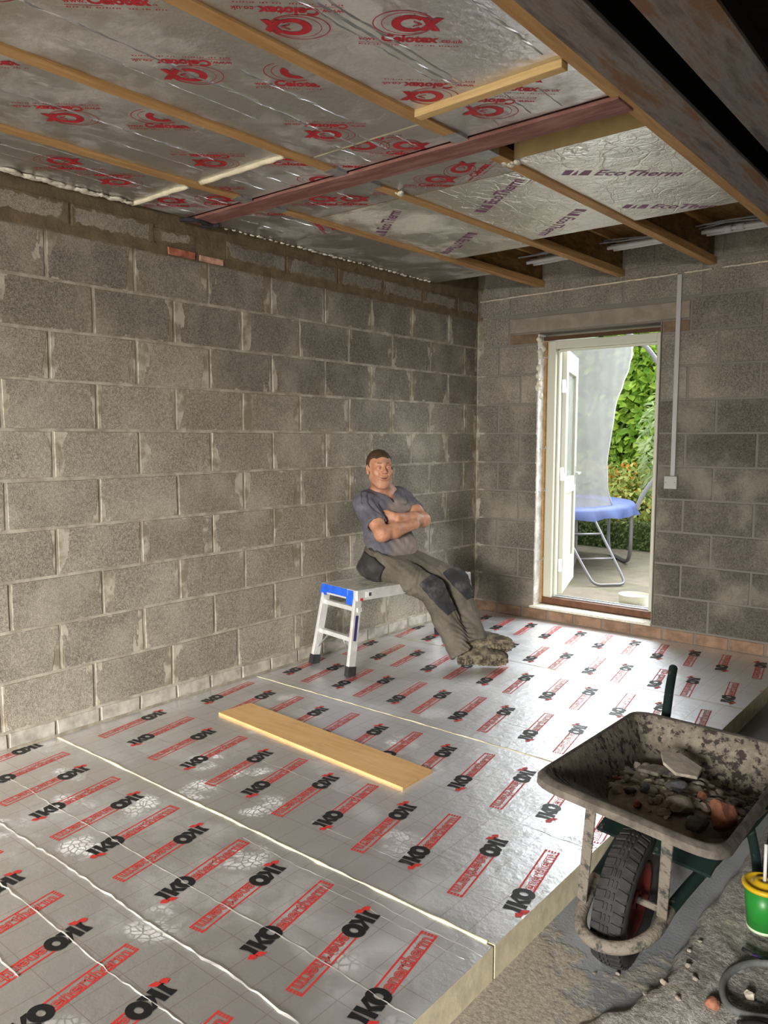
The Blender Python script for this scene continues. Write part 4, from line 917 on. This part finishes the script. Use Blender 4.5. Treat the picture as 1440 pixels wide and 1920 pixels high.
m = MB(); m.tube([(2.99,-3.42,-.055),(3.03,-3.39,-.05),(3.08,-3.40,-.055)], .022, 14, smooth=2); tag(m.build('hose_coupling', M['rubber'], smooth=True), 'black hose end in the lower right corner', 'hose end')
rock('brick_lump', (2.905,-3.357,-.066), .021, M['brick'], 'small orange brick fragment on the floor beside the hose loop', 'brick lump', sq=(1,.8,.9), seed=601)
rock('stone', (2.97,-3.255,-.070), .017, M['chalk'], 'pale pebble inside the hose loop', 'stone', sq=(.8,1,.9), seed=602)
for i, (x_, y_, r__) in enumerate(((2.80,-3.13,.008),(2.79,-3.19,.007),(2.84,-3.30,.010),(2.81,-3.26,.011),(2.72,-3.50,.009),(2.75,-3.42,.008),(2.65,-3.36,.007),(2.60,-3.40,.006),(2.78,-3.36,.012),(2.83,-3.40,.010))):
    rock('stone', (*hrough(x_,y_)[:2], hrough(x_,y_)[2]+r__*.4 if x_ > 2.74 else -.1+r__*.5), r__, M['stone' if i % 4 else 'dust'], 'small loose stone on the dusty ground in front of the wheelbarrow', 'stone', 'loose stones on the ground', seed=620+i)
M['purplef'] = plain('purple_wrapper', (.09,.03,.30), .4)
m = MB(); vs = []; fs = []
for j in range(7):
    for i in range(11):
        x_ = 2.925+i*.014; y_ = -3.085-.028*(j/6-.5)*(.35+.65*min(1,i/4)); vs.append((x_, y_, -.066+.006*mnoise.noise(Vector((x_*60,y_*80,2)))+.004))
for j in range(6):
    for i in range(10): a = j*11+i; fs.append((a,a+1,a+12,a+11))
m.add(vs, fs); o = m.build('sweet_wrapper', M['purplef'], smooth=True); so = o.modifiers.new('s','SOLIDIFY'); so.thickness = .002; tag(o, 'crumpled purple wrapper on the rubble between the cup and the hose', 'wrapper')
m = MB(); m.tube([(2.905,-3.083,-.058),(2.935,-3.090,-.060)], .006, 10); tag(m.build('dark_peg', M['rubber'], smooth=True), 'short dark peg touching the purple wrapper', 'peg')

# ---------------------------------------------------------------- the seated man
class SDF:
    """signed distance field on a grid, blended shape by shape, meshed with surface nets"""
    def __init__(s, lo, hi, h):
        s.h = h; s.lo = np.array(lo, 'f'); s.n = np.ceil((np.array(hi)-lo)/h).astype(int)+1
        s.g = np.full(s.n, 1.0, 'f')
    def win(s, lo, hi):
        a = np.clip(np.floor((np.array(lo)-s.lo)/s.h).astype(int), 0, s.n-1); b = np.clip(np.ceil((np.array(hi)-s.lo)/s.h).astype(int)+1, 1, s.n)
        ax = [s.lo[i]+s.h*np.arange(a[i], b[i], dtype='f') for i in range(3)]
        return tuple(slice(x, y) for x, y in zip(a, b)), np.meshgrid(*ax, indexing='ij', sparse=True)
    def put(s, sl, d, k, op):
        g = s.g[sl]
        if op == 'add':
            if k <= 0: s.g[sl] = np.minimum(g, d); return
            h = np.clip(.5+.5*(g-d)/k, 0, 1); s.g[sl] = g*(1-h)+d*h-k*h*(1-h)
        elif op == 'sub':
            d = -d; k = max(k, 1e-4); h = np.clip(.5-.5*(g-d)/k, 0, 1); s.g[sl] = g*(1-h)+d*h+k*h*(1-h)
    def cone(s, a, b, ra, rb, k=.02, op='add', clip=None):
        a = np.array(a, 'f'); b = np.array(b, 'f'); m = max(ra, rb)+max(k, .02)+.03
        sl, (X, Y, Z) = s.win(np.minimum(a, b)-m, np.maximum(a, b)+m)
        ab = b-a; L = float(ab @ ab)+1e-9
        t = np.clip(((X-a[0])*ab[0]+(Y-a[1])*ab[1]+(Z-a[2])*ab[2])/L, 0, 1)
        d = np.sqrt((X-a[0]-t*ab[0])**2+(Y-a[1]-t*ab[1])**2+(Z-a[2]-t*ab[2])**2)-(ra+(rb-ra)*t)
        if clip is not None: p, n = clip; d = np.maximum(d, (X-p[0])*n[0]+(Y-p[1])*n[1]+(Z-p[2])*n[2])
        s.put(sl, d, k, op)
    def ell(s, c, r, R=None, k=.02, op='add'):
        c = np.array(c, 'f'); r = np.array(r, 'f'); m = float(r.max())+max(k, .02)+.03
        sl, (X, Y, Z) = s.win(c-m, c+m); R = np.eye(3) if R is None else R
        q = [(X-c[0])*R[i][0]+(Y-c[1])*R[i][1]+(Z-c[2])*R[i][2] for i in range(3)]
        k0 = np.sqrt((q[0]/r[0])**2+(q[1]/r[1])**2+(q[2]/r[2])**2); k1 = np.sqrt((q[0]/r[0]**2)**2+(q[1]/r[1]**2)**2+(q[2]/r[2]**2)**2)+1e-6
        s.put(sl, k0*(k0-1)/k1, k, op)
    def half(s, p, n, lo, hi, keep=True):
        """cut away the side the normal points to, inside a box"""
        sl, (X, Y, Z) = s.win(lo, hi); n = np.array(n, 'f'); n = n/np.linalg.norm(n)
        s.g[sl] = np.maximum(s.g[sl], (X-p[0])*n[0]+(Y-p[1])*n[1]+(Z-p[2])*n[2])
    def coords(s): return np.meshgrid(*[s.lo[i]+s.h*np.arange(s.n[i], dtype='f') for i in range(3)], indexing='ij', sparse=True)
    def mesh(s):
        g = s.g; g[0]=g[-1]=1; g[:,0]=g[:,-1]=1; g[:,:,0]=g[:,:,-1]=1
        ins = g < 0; n0, n1, n2 = g.shape
        c = np.zeros((n0-1, n1-1, n2-1), np.int8)
        for i in (0,1):
            for j in (0,1):
                for k in (0,1): c += ins[i:n0-1+i, j:n1-1+j, k:n2-1+k]
        act = (c > 0) & (c < 8); idx = np.argwhere(act); num = -np.ones(act.shape, np.int64); num[act] = np.arange(len(idx))
        acc = np.zeros((len(idx), 3)); cnt = np.zeros(len(idx))
        for ax in range(3):
            o = [a for a in range(3) if a != ax]
            for u in (0,1):
                for w in (0,1):
                    p = idx.copy(); p[:, o[0]] += u; p[:, o[1]] += w; q = p.copy(); q[:, ax] += 1
                    a = g[tuple(p.T)]; b = g[tuple(q.T)]; x = (a < 0) != (b < 0); t = np.where(x, a/(a-b+1e-12), 0)
                    r = (p-idx).astype(float); r[:, ax] += t; acc[x] += r[x]; cnt[x] += 1
        v = (idx+acc/np.maximum(cnt, 1)[:, None])*s.h+s.lo; F = []
        for ax in range(3):
            o1, o2 = [(1,2),(2,0),(0,1)][ax]; sl0 = [slice(None)]*3; sl1 = [slice(None)]*3; sl0[ax] = slice(0,-1); sl1[ax] = slice(1,None)
            A = ins[tuple(sl0)]; B = ins[tuple(sl1)]; e = np.argwhere(A != B)
            e = e[(e[:, o1] > 0) & (e[:, o2] > 0) & (e[:, o1] < g.shape[o1]-1) & (e[:, o2] < g.shape[o2]-1)]
            d1 = np.eye(3, dtype=int)[o1]; d2 = np.eye(3, dtype=int)[o2]
            q = np.stack([num[tuple((e-d).T)] for d in (0*d1, d1, d1+d2, d2)], 1); fl = A[tuple(e.T)]
            q[~fl] = q[~fl][:, ::-1]; F.append(q)
        return v, np.concatenate(F)
def sdf_obj(name, v, f, mats, mi=None, parent=None, smooth_it=1):
    if smooth_it:
        e = np.concatenate([f[:, [0,1]], f[:, [1,2]], f[:, [2,3]], f[:, [3,0]]])
        for _ in range(smooth_it):
            a = np.zeros_like(v); c = np.zeros(len(v))
            for i, j in ((0,1),(1,0)): np.add.at(a, e[:, i], v[e[:, j]]); np.add.at(c, e[:, i], 1)
            v = v*.5+a/np.maximum(c,1)[:, None]*.5
    me = bpy.data.meshes.new(name); me.from_pydata(v.tolist(), [], f.tolist())
    for m in mats: me.materials.append(m)
    if mi is not None: me.polygons.foreach_set('material_index', mi)
    me.polygons.foreach_set('use_smooth', [True]*len(me.polygons))
    o = bpy.data.objects.new(name, me); COL.objects.link(o)
    if parent: o.parent = parent; o.matrix_parent_inverse = Matrix.Translation(-Vector(parent.location))
    return o
A3 = lambda *p: np.array(p, float)
def nrm(v): return v/np.linalg.norm(v)
MAN = empty('person', (.34, -1.5, .5), 'man in dusty T-shirt and work trousers sitting on the platform, arms folded, ankles crossed', 'person')
# joints
Rs = A3(.165,-1.572,.985); Ls = A3(.165,-1.205,.995); Re = A3(.385,-1.662,.805); Le = A3(.415,-1.275,.865)
Rw = A3(.452,-1.415,.850); Lw = A3(.385,-1.505,.895)
Rh = A3(.325,-1.600,.605); Lh = A3(.345,-1.405,.615); Rk = A3(.635,-1.478,.455); Lk = A3(.665,-1.262,.480)
Ra = A3(.850,-1.480,.128); La = A3(.878,-1.372,.178)
NB = A3(.175,-1.390,1.045); CH = A3(.20,-1.40,.90); WA = A3(.285,-1.465,.72); PE = A3(.32,-1.505,.62)
HC = A3(.245,-1.515,1.205)
Fd = nrm(A3(.84,-.535,.0)); Ud = nrm(A3(-.05,.02,1)); Ld_ = nrm(np.cross(Ud, Fd)); Fd = np.cross(Ld_, Ud); HR = np.array([Ld_, Fd, Ud])
hp = lambda l, f, u: HC+Ld_*l+Fd*f+Ud*u
B = SDF((-.02,-1.95,-.02), (1.35,-.95,1.38), .0036)
# torso and legs under the clothes
B.cone(CH, WA, .085, .08, .05); B.cone(WA, PE, .08, .09, .05); B.cone(Rs, Ls, .045, .045, .05)
for h_, k_, a_ in ((Rh,Rk,Ra),(Lh,Lk,La)): B.cone(h_, k_, .07, .05, .04); B.cone(k_, a_, .05, .035, .03)
B.cone(NB+A3(.0,0,-.03), hp(0,-.025,-.06), .062, .058, .03); B.cone(Rs, NB, .045, .06, .05); B.cone(Ls, NB, .045, .06, .05)
B.ell(NB+A3(.03,-.012,-.04), (.06,.09,.05), k=.03)
# arms: upper arm, elbow, forearm with its muscle, wrist
for s_, e_, w_ in ((Rs,Re,Rw),(Ls,Le,Lw)):
    B.cone(s_, e_, .050, .044, .03); m_ = e_+(w_-e_)*.38; B.cone(e_, m_, .043, .047, .03); B.cone(m_, w_, .046, .030, .025); B.ell(s_+(e_-s_)*.62+A3(.010,0,.004), (.048,.048,.048), k=.03)
# hands, tucked: palm + four bent fingers + thumb
def hand(w, along, across, nrm_, rad=.0085, thumb=1):
    along = nrm(along); across = nrm(across-along*(across @ along)); n_ = np.cross(along, across)
    pc = w+along*.045; B.cone(w, pc, .026, .022, .02); 
    for i in range(4):
        o = across*(-.027+.018*i); kn = w+along*(.078-.004*abs(i-1.3))+o; L0 = (.040,.045,.043,.034)[i]
        B.cone(w+along*.03+o*.8, kn, .013, .0105, .012)
        j1 = kn+along*L0*.9-nrm_*L0*.35; j2 = j1+along*L0*.45-nrm_*L0*.55; j3 = j2+along*L0*.12-nrm_*L0*.5
        B.cone(kn, j1, .0100, .0092, .006); B.cone(j1, j2, .0092, .0085, .004); B.cone(j2, j3, .0085, .0072, .004)
    t0 = w+along*.025+across*(-.026)*thumb; t1 = t0+along*.035-across*.018*thumb-nrm_*.01; t2 = t1+along*.03-across*.004*thumb-nrm_*.012
    B.cone(t0, t1, .0135, .0115, .010); B.cone(t1, t2, .0112, .0090, .005)
# right hand disappears under the left forearm towards his left biceps; left hand rests over the right biceps
hand(Rw, A3(-.45,.85,.02), A3(.2,.1,1), nrm(A3(.8,.5,-.1)), thumb=-1)
hand(Lw, A3(-.78,-.60,-.08), A3(.1,-.1,1), nrm(A3(.6,-.7,.0)), thumb=-1)
# head
B.ell(hp(0,-.018,.030), (.077,.097,.086), HR, .0); B.ell(hp(0,.016,-.042), (.0590,.070,.082), HR, .03)
B.ell(hp(0,.056,-.106), (.024,.021,.018), HR, .03)
for sg in (-1,1):
    B.cone(hp(.051*sg,-.008,-.056), hp(.018*sg,.055,-.108), .013, .016, .03); B.cone(hp(.034*sg,.074,-.044), hp(.044*sg,.056,-.074), .011, .010, .012)
    B.ell(hp(.041*sg,.060,-.022), (.025,.022,.022), HR, .018)
    B.cone(hp(.010*sg,.077,.029), hp(.048*sg,.060,.030), .011, .010, .020)
    B.ell(hp(.0795*sg,-.012,-.004), (.009,.019,.031), HR, .006); B.ell(hp(.084*sg,-.004,.0), (.005,.009,.016), HR, .004, 'sub'); B.ell(hp(.078*sg,-.004,-.030), (.007,.009,.009), HR, .006)
    B.ell(hp(.031*sg,.094,.006), (.019,.014,.0105), HR, .010, 'sub')
    B.ell(hp(.031*sg,.0735,.005), (.0145,.0135,.0125), HR, .003)
B.cone(hp(0,.080,.018), hp(0,.104,-.024), .0085, .0125, .010)
for sg in (-1,1): B.ell(hp(.0135*sg,.092,-.028), (.0085,.011,.008), HR, .006); B.ell(hp(.007*sg,.100,-.036), (.0035,.006,.004), HR, .002, 'sub'); B.cone(hp(.021*sg,.090,-.030), hp(.037*sg,.077,-.062), .0030, .0026, .006, 'sub')
mouth = [hp(-.031,.072,-.054), hp(-.016,.085,-.0625), hp(0,.0885,-.0645), hp(.016,.085,-.0625), hp(.031,.072,-.054)]
for a_, b_ in zip(mouth, mouth[1:]): B.cone(a_+Ud*.007, b_+Ud*.007, .006, .006, .006); B.cone(a_*.9+mouth[2]*.1-Ud*.0075, b_*.9+mouth[2]*.1-Ud*.0075, .0068, .0068, .006)
for a_, b_ in zip(mouth, mouth[1:]): B.cone(a_+Fd*.006, b_+Fd*.006, .0022, .0022, .003, 'sub')
v, f = B.mesh()
# skin, lips, brows and stubble follow the face
c = v[f].mean(1)-HC; q = np.stack([c @ Ld_, c @ Fd, c @ Ud], 1); mi = np.zeros(len(f), int)
al = np.abs(q[:,0]); face = (q[:,1] > .03)
mi[face & (al < .026) & (np.abs(q[:,2]+.0640-.30*al) < .0065-.10*al)] = 1
mi[face & (al > .017) & (al < .047) & (np.abs(q[:,2]-.033-.12*(al-.017)+.5*np.maximum(al-.037,0)) < .0034)] = 2
st = ((q[:,2] < -.040) & (q[:,1] > -.02) & (q[:,2] > -.125) & (mi == 0) & ~((al < .05) & (q[:,2] > -.046))) & (q[:,1] > .0)
nz_ = np.sin(q[:,0]*420)*np.sin(q[:,2]*390+1)*np.sin(q[:,1]*400); mi[st & (q[:,2] < -.048+.35*np.maximum(al-.045,0)+.010*nz_)] = 3
def skin(name, a, b, r=.5):
    t = NT(name); t.set(t.mix(t.step(t.noise(28,4,.6), .35, .65), a, b), r, spec=.35); t.b.inputs['Subsurface Weight'].default_value = .12; t.b.inputs['Subsurface Radius'].default_value = (.01,.004,.002); t.b.inputs['Subsurface Scale'].default_value = .3
    t.bump(t.noise(160,3), .12, .002); return t.m
M['skin'] = skin('skin', (.42,.195,.112), (.51,.262,.162)); M['lips'] = skin('lips', (.30,.105,.075), (.36,.14,.10)); M['brow'] = plain('brow_hair', (.16,.085,.045), .8); M['stubble'] = skin('stubble_skin', (.40,.192,.113), (.49,.256,.162), .6)
body = sdf_obj('body', v, f, [M['skin'], M['skin'], M['skin'], M['stubble']], mi, MAN, 1)
m = MB(); m.tube([p_+Fd*.0062-Ud*.0005 for p_ in [mouth[0]*.85+mouth[1]*.15]+mouth[1:4]+[mouth[4]*.85+mouth[3]*.15]], [.0004,.0018,.0024,.0018,.0004], 8, smooth=2); m.build('mouth', plain('mouth_line', (.07,.022,.018), .5), body, smooth=True)
m = MB(); m.tube([p_*.72+mouth[2]*.28+Fd*.0048-Ud*.0062 for p_ in mouth], [.0012,.0040,.0046,.0040,.0012], 8, smooth=2); m.tube([p_*.85+mouth[2]*.15+Fd*.0052+Ud*.0040 for p_ in mouth], [.0010,.0026,.0028,.0026,.0010], 8, smooth=2); m.build('lips', M['lips'], body, smooth=True)
for sg in (-1,1):
    m = MB(); m.tube([hp(x_*sg, .0885-(x_-.015)*.52-.0065*(x_ > .04), .0315+.10*(x_-.016)-.75*max(0,x_-.038)) for x_ in (.014,.022,.030,.038,.046)], [.0018,.0034,.0036,.0030,.0012], 8, smooth=2); m.build('eyebrow', M['brow'], body, smooth=True)
M['eye'] = plain('eye_white', (.62,.58,.54), .25, spec=.5); M['iris'] = plain('iris', (.02,.018,.016), .2, spec=.5)
for sg in (-1,1):
    m = MB(); ec = hp(.031*sg,.0795,.0035); look = nrm(np.array([3.45,-5.37,1.40])-ec)
    prof = [(.0103*math.sin(t_), -.0103*math.cos(t_)) for t_ in np.linspace(0, PI, 14)]
    m.lathe(prof, ec, 20, axis=look); eye = m.build('eye', [M['eye'], M['iris']], body, smooth=True)
    for p_ in eye.data.polygons: p_.material_index = 1 if (np.array(p_.center)-ec) @ look > .0082 else 0
    # lids: half-closed in a smile
    m = MB(); m.tube([hp((.031+d_)*sg, .0895-abs(d_)*.55, .0094-abs(d_)*.30) for d_ in (-.015,-.008,0,.008,.015)], [.0026,.0046,.0052,.0046,.0026], 8, smooth=1); m.tube([hp((.031+d_)*sg, .0880-abs(d_)*.5, -.0018+abs(d_)*.2) for d_ in (-.014,-.007,0,.007,.014)], [.0024,.0040,.0044,.0040,.0024], 8, smooth=1); m.build('eyelid', M['skin'], body, smooth=True)
# hair: close cropped
Hs = SDF(HC-.16, HC+.16, .003)
Hs.ell(hp(0,-.020,.034), (.0815,.1015,.0895), HR, 0)
Hs.half(hp(0,.062,.062), Fd*.80-Ud*.42, HC-.16, HC+.16); Hs.half(hp(0,0,-.045), -Ud, HC-.16, HC+.16)
for sg in (-1,1):
    Hs.ell(hp(.080*sg,.056,.024), (.042,.038,.052), HR, .02, 'sub'); Hs.ell(hp(.085*sg,.010,-.040), (.03,.05,.042), HR, .008, 'sub')
X, Y, Z = Hs.coords(); Hs.g += .0016*np.sin(X*420+3*np.sin(Y*160))*np.sin(Y*390)*np.sin(Z*380)
v, f = Hs.mesh(); t = NT('cropped_hair'); t.set(t.mix(t.noise(120,4,.7), (.030,.017,.009), (.095,.055,.028)), .75, spec=.25); t.bump(t.noise(260,3), .6, .003); M['hair'] = t.m
sdf_obj('hair', v, f, [M['hair']], None, MAN, 1)

# T-shirt
T_ = SDF((-.03,-1.85,.58), (.55,-1.02,1.14), .004)
T_.cone(A3(.155,-1.50,.965), A3(.155,-1.275,.97), .105, .105, .05); T_.ell(A3(.205,-1.39,.92), (.125,.19,.13), k=.05); T_.cone(A3(.20,-1.49,.90), A3(.285,-1.55,.70), .10, .105, .05); T_.cone(A3(.20,-1.30,.90), A3(.29,-1.40,.70), .10, .10, .05)
T_.ell(A3(.305,-1.47,.72), (.110,.160,.10), k=.05); T_.cone(A3(.31,-1.56,.68), A3(.32,-1.40,.68), .115, .115, .04)
T_.cone(NB+A3(-.005,0,-.02), NB+A3(-.01,-.01,.028), .083, .070, .03)
for s_, e_, d_ in ((Rs,Re,.70),(Ls,Le,.64)): T_.cone(s_, s_+(e_-s_)*1.05, .074, .064, .03, clip=(s_+(e_-s_)*d_, nrm(e_-s_)))
X, Y, Z = T_.coords()
w1 = (Z-.75*Y)*52+5*np.sin(Y*13+Z*6)+3*np.sin(X*17); T_.g += .0055*(1-2*np.abs(np.sin(w1)))*np.clip((Z-.66)*4,.25,1)*(.55+.45*np.sin(Y*24+Z*15))+.002*np.sin((Z+.9*Y+.5*X)*90+4*np.sin(X*18))
# hollow out for the arms and the open neck, trim the hem
for s_, e_ in ((Rs,Re),(Ls,Le)): T_.cone(s_+(e_-s_)*.50, s_+(e_-s_)*.80, .0545, .054, .002, 'sub')
T_.cone(NB+A3(-.0,-.004,-.03), NB+A3(.01,-.012,.16), .064, .068, .004, 'sub'); T_.cone(NB+A3(.055,-.03,.03), NB+A3(.105,-.045,-.055), .052, .020, .006, 'sub')
hem_n = nrm(A3(-.52,.02,-1)); T_.half(A3(.38,-1.47,.655), hem_n, (-.03,-1.85,.58), (.55,-1.02,.80))
v, f = T_.mesh()
t = NT('dusty_tshirt'); sp = t.co(); n = t.noise(9,5,.65)
d2 = t.n('ShaderNodeVectorMath', {0: sp, 1: (.33,-1.40,.90)}, operation='DISTANCE').outputs['Value']; d3 = t.n('ShaderNodeVectorMath', {0: sp, 1: (.44,-1.47,.70)}, operation='DISTANCE').outputs['Value']
k = t.math('MAXIMUM', t.step(t.math('ADD', d2, t.math('MULTIPLY', n, .10)), .20, .13), t.step(t.math('ADD', d3, t.math('MULTIPLY', n, .10)), .21, .14))
c = t.mix(t.step(n,.35,.65), (.098,.093,.110), (.145,.139,.157)); t.set(t.mix(t.math('MULTIPLY', k, .8), c, t.mix(n, (.25,.195,.165), (.38,.31,.26))), .9, spec=.1); t.bump(t.noise(300,3), .3, .002); M['shirt'] = t.m
sdf_obj('t_shirt', v, f, [M['shirt']], None, MAN, 1)

# work trousers
def trouser_field(grow=0.0):
    P_ = SDF((.05,-1.85,-.01), (1.08,-1.05,.80), .0042)
    P_.ell(PE+A3(0,.004,.005), (.150,.188,.115), k=.03); P_.cone(A3(.30,-1.55,.67), A3(.315,-1.44,.67), .118, .118, .04)
    P_.ell(A3(.26,-1.60,.575), (.12,.085,.075), k=.03); P_.ell(A3(.27,-1.42,.58), (.11,.085,.075), k=.03)
    for h_, k_, a_, w_ in ((Rh,Rk,Ra,.0), (Lh,Lk,La,.0)):
        d_ = nrm(a_-k_); P_.cone(h_, h_+(k_-h_)*.55, .105, .092, .035); P_.cone(h_+(k_-h_)*.55, k_, .092, .080, .03); P_.cone(k_, k_+(a_-k_)*.5, .080, .074, .03); P_.cone(k_+(a_-k_)*.5, a_+d_*.03, .074, .080, .03)
    X, Y, Z = P_.coords(); L1 = (X-.33)*.75-(Z-.6)*.65
    w1 = L1*46+6*np.sin(Y*19+X*7)+4*np.sin(Z*15); P_.g += .0042*(1-2*np.abs(np.sin(w1)))*np.clip(L1*2.2,.30,1)*(.6+.4*np.sin(Y*30+X*9))+.0022*np.sin((X+Y*1.4)*55+5*np.sin(Z*21))
    for k_, a_ in ((Rk,Ra),(Lk,La)):
        d_ = nrm(a_-k_); c_ = a_+d_*.045; P_.half(c_, d_, c_-.10, c_+.16)
    return P_
TF = trouser_field(); base = TF.g.copy()
TF.half(A3(.33,-1.48,.705), A3(.45,.0,1), (.05,-1.85,.55), (.60,-1.05,.80))
for k_, a_ in ((Rk,Ra),(Lk,La)): d_ = nrm(a_-k_); TF.cone(a_-d_*.02, a_+d_*.12, .055, .060, .002, 'sub')
v, f = TF.mesh()
t = NT('work_trousers'); n = t.noise(7,5,.65); n2 = t.noise(26,5,.65)
c = t.mix(t.step(n,.30,.72), (.088,.078,.061), (.145,.126,.099)); c = t.mix(t.math('MULTIPLY', t.step(n2,.5,.75), .3), c, (.23,.20,.155)); t.set(c, .92, spec=.1); t.bump(t.noise(240,3), .35, .002); M['trousers'] = t.m
sdf_obj('trousers', v, f, [M['trousers']], None, MAN, 1)
def patch(name, inside, mat, off=.006):
    """a stitched-on panel: the trouser surface grown a few millimetres inside a region"""
    G = SDF((.05,-1.85,-.01), (1.08,-1.05,.80), .0042); X, Y, Z = G.coords(); G.g = np.maximum(base-off, inside(X, Y, Z)).astype('f')
    # keep it a shell
    G.g = np.maximum(G.g, -(base+.006)); v, f = G.mesh(); return sdf_obj(name, v, f, [mat], None, MAN, 1)
t = NT('knee_pad_cloth'); n = t.noise(9,5,.6); t.set(t.mix(t.step(n,.45,.75), (.030,.029,.031), (.11,.103,.095)), .85, spec=.15); M['kneepad'] = t.m
def kneereg(k_, h_, a_, up_, dn_, wid):
    ax = nrm(a_-h_); fr = nrm(A3(.62,-.42,.65)-ax*(A3(.62,-.42,.65) @ ax)); sd = np.cross(ax, fr)
    def r(X, Y, Z):
        a = (X-k_[0])*ax[0]+(Y-k_[1])*ax[1]+(Z-k_[2])*ax[2]; s_ = (X-k_[0])*sd[0]+(Y-k_[1])*sd[1]+(Z-k_[2])*sd[2]; d = (X-k_[0])*fr[0]+(Y-k_[1])*fr[1]+(Z-k_[2])*fr[2]
        return np.maximum(np.maximum(a-dn_, -up_-a), np.maximum(np.abs(s_)-wid, .012-d))
    return r
patch('knee_pad', kneereg(Rk+A3(.025,-.0,-.03), Rh, Ra, .105, .155, .066), M['kneepad']); patch('knee_pad', kneereg(Lk+A3(.02,0,-.02), Lh, La, .10, .135, .068), M['kneepad'])
def holster(X, Y, Z):
    c_ = A3(.315,-1.69,.585); a = X-c_[0]; b = Z-c_[2]; ca, sa = .88, -.47
    p_ = a*ca+b*sa; q_ = -a*sa+b*ca
    return np.maximum(np.maximum(np.abs(p_+.01)-.095, np.abs(q_)-.085+.25*np.abs(p_)), Y+1.585)
M['holster'] = plain('holster_pocket', (.040,.038,.036), .85, var=.4, scale=12); patch('holster_pocket', holster, M['holster'], .014)
def belt(X, Y, Z):
    h_ = (X-.33)*.41+(Z-.696)*.912; return np.maximum(np.abs(h_)-.013, np.sqrt((X-.30)**2+(Y+1.49)**2+(Z-.68)**2)-.190+np.maximum(X-.405,0)*2)
m_ = patch('belt', belt, plain('dark_belt', (.025,.023,.022), .6), .006)

# work boots: toes point right, soles rolled towards the camera
def boot(heel, toe_dir, sole_n, nm):
    f_ = nrm(np.array(toe_dir, float)); n_ = nrm(np.array(sole_n, float)-f_*(np.array(sole_n) @ f_)); s_ = np.cross(n_, f_); H = np.array(heel, float)
    bp_ = lambda a, b, c_: H+f_*a+s_*b+n_*c_; R_ = np.array([f_, s_, n_]); e = empty(nm, tuple(H)); e.parent = MAN; e.location = Vector(H)-Vector(MAN.location)
    U_ = SDF(H-.40, H+.40, .0045)
    U_.ell(bp_(.215,0,.038), (.085,.050,.042), R_, 0); U_.cone(bp_(.06,0,.045), bp_(.18,0,.045), .042, .044, .03); U_.cone(bp_(.055,0,.05), bp_(.045,0,.155), .045, .052, .03); U_.cone(bp_(.10,0,.09), bp_(.19,0,.055), .045, .038, .03); U_.ell(bp_(.145,0,.09), (.05,.03,.03), R_, .02)
    U_.half(bp_(0,0,.018), -n_, H-.4, H+.4); X, Y, Z = U_.coords(); U_.g += .002*np.sin(X*120+4*np.sin(Y*60))*np.sin(Z*90)
    v, f = U_.mesh(); o = sdf_obj('upper', v, f, [M['boot']], None, None, 1); o.parent = e; o.matrix_parent_inverse = Matrix.Translation(-Vector(H))
    # sole: outline extruded, with a raised heel block and lugs
    out = [(-.012,-.030),(-.020,0),(-.012,.030),(.03,.038),(.09,.034),(.16,.046),(.23,.050),(.275,.036),(.298,.004),(.290,-.024),(.255,-.044),(.19,-.050),(.12,-.038),(.05,-.036)]
    m = MB(); n0 = len(out)
    def slab(pts, z0, z1): 
        k_ = len(pts); m.add([bp_(a, b, z0) for a, b in pts]+[bp_(a, b, z1) for a, b in pts], [tuple(range(k_))[::-1], tuple(range(k_, 2*k_))]+[(i, (i+1) % k_, k_+(i+1) % k_, k_+i) for i in range(k_)])
    slab(out, .002, .024)
    for a0, a1, w0 in ((-.010,.075,.030),):
        for i in range(5):
            for b0 in (-.030, .003): slab([(a0+i*.018,b0),(a0+i*.018+.012,b0),(a0+i*.018+.012,b0+.027),(a0+i*.018,b0+.027)], -.006, .003)
    for i in range(8):
        a = .118+i*.022; w = .040 if i < 6 else .026
        for b0, b1 in ((-w,-.016),(-.012,.012),(.016,w)): slab([(a,b0),(a+.014,b0+.002),(a+.014,b1),(a,b1-.002)], -.005, .003)
    o = m.build('sole', M['solem'], None, bevel=.0015); o.parent = e; o.matrix_parent_inverse = Matrix.Translation(-Vector(H)); return e
t = NT('dusty_boot'); n = t.noise(18,5,.65); t.set(t.mix(t.step(n,.36,.66), (.055,.047,.036), (.165,.14,.10)), .9, spec=.1); t.bump(t.noise(90,4), .4, .004); M['boot'] = t.m
t = NT('dusty_sole'); n = t.noise(30,5,.65); t.set(t.mix(t.step(n,.36,.62), (.065,.056,.042), (.26,.22,.15)), .95, spec=.1); M['solem'] = t.m
boot((.868,-1.500,.050), (.74,.67,-.03), (-.42,.56,.60), 'boot'); boot((.872,-1.450,.118), (.76,.65,.03), (-.45,.60,.50), 'boot')
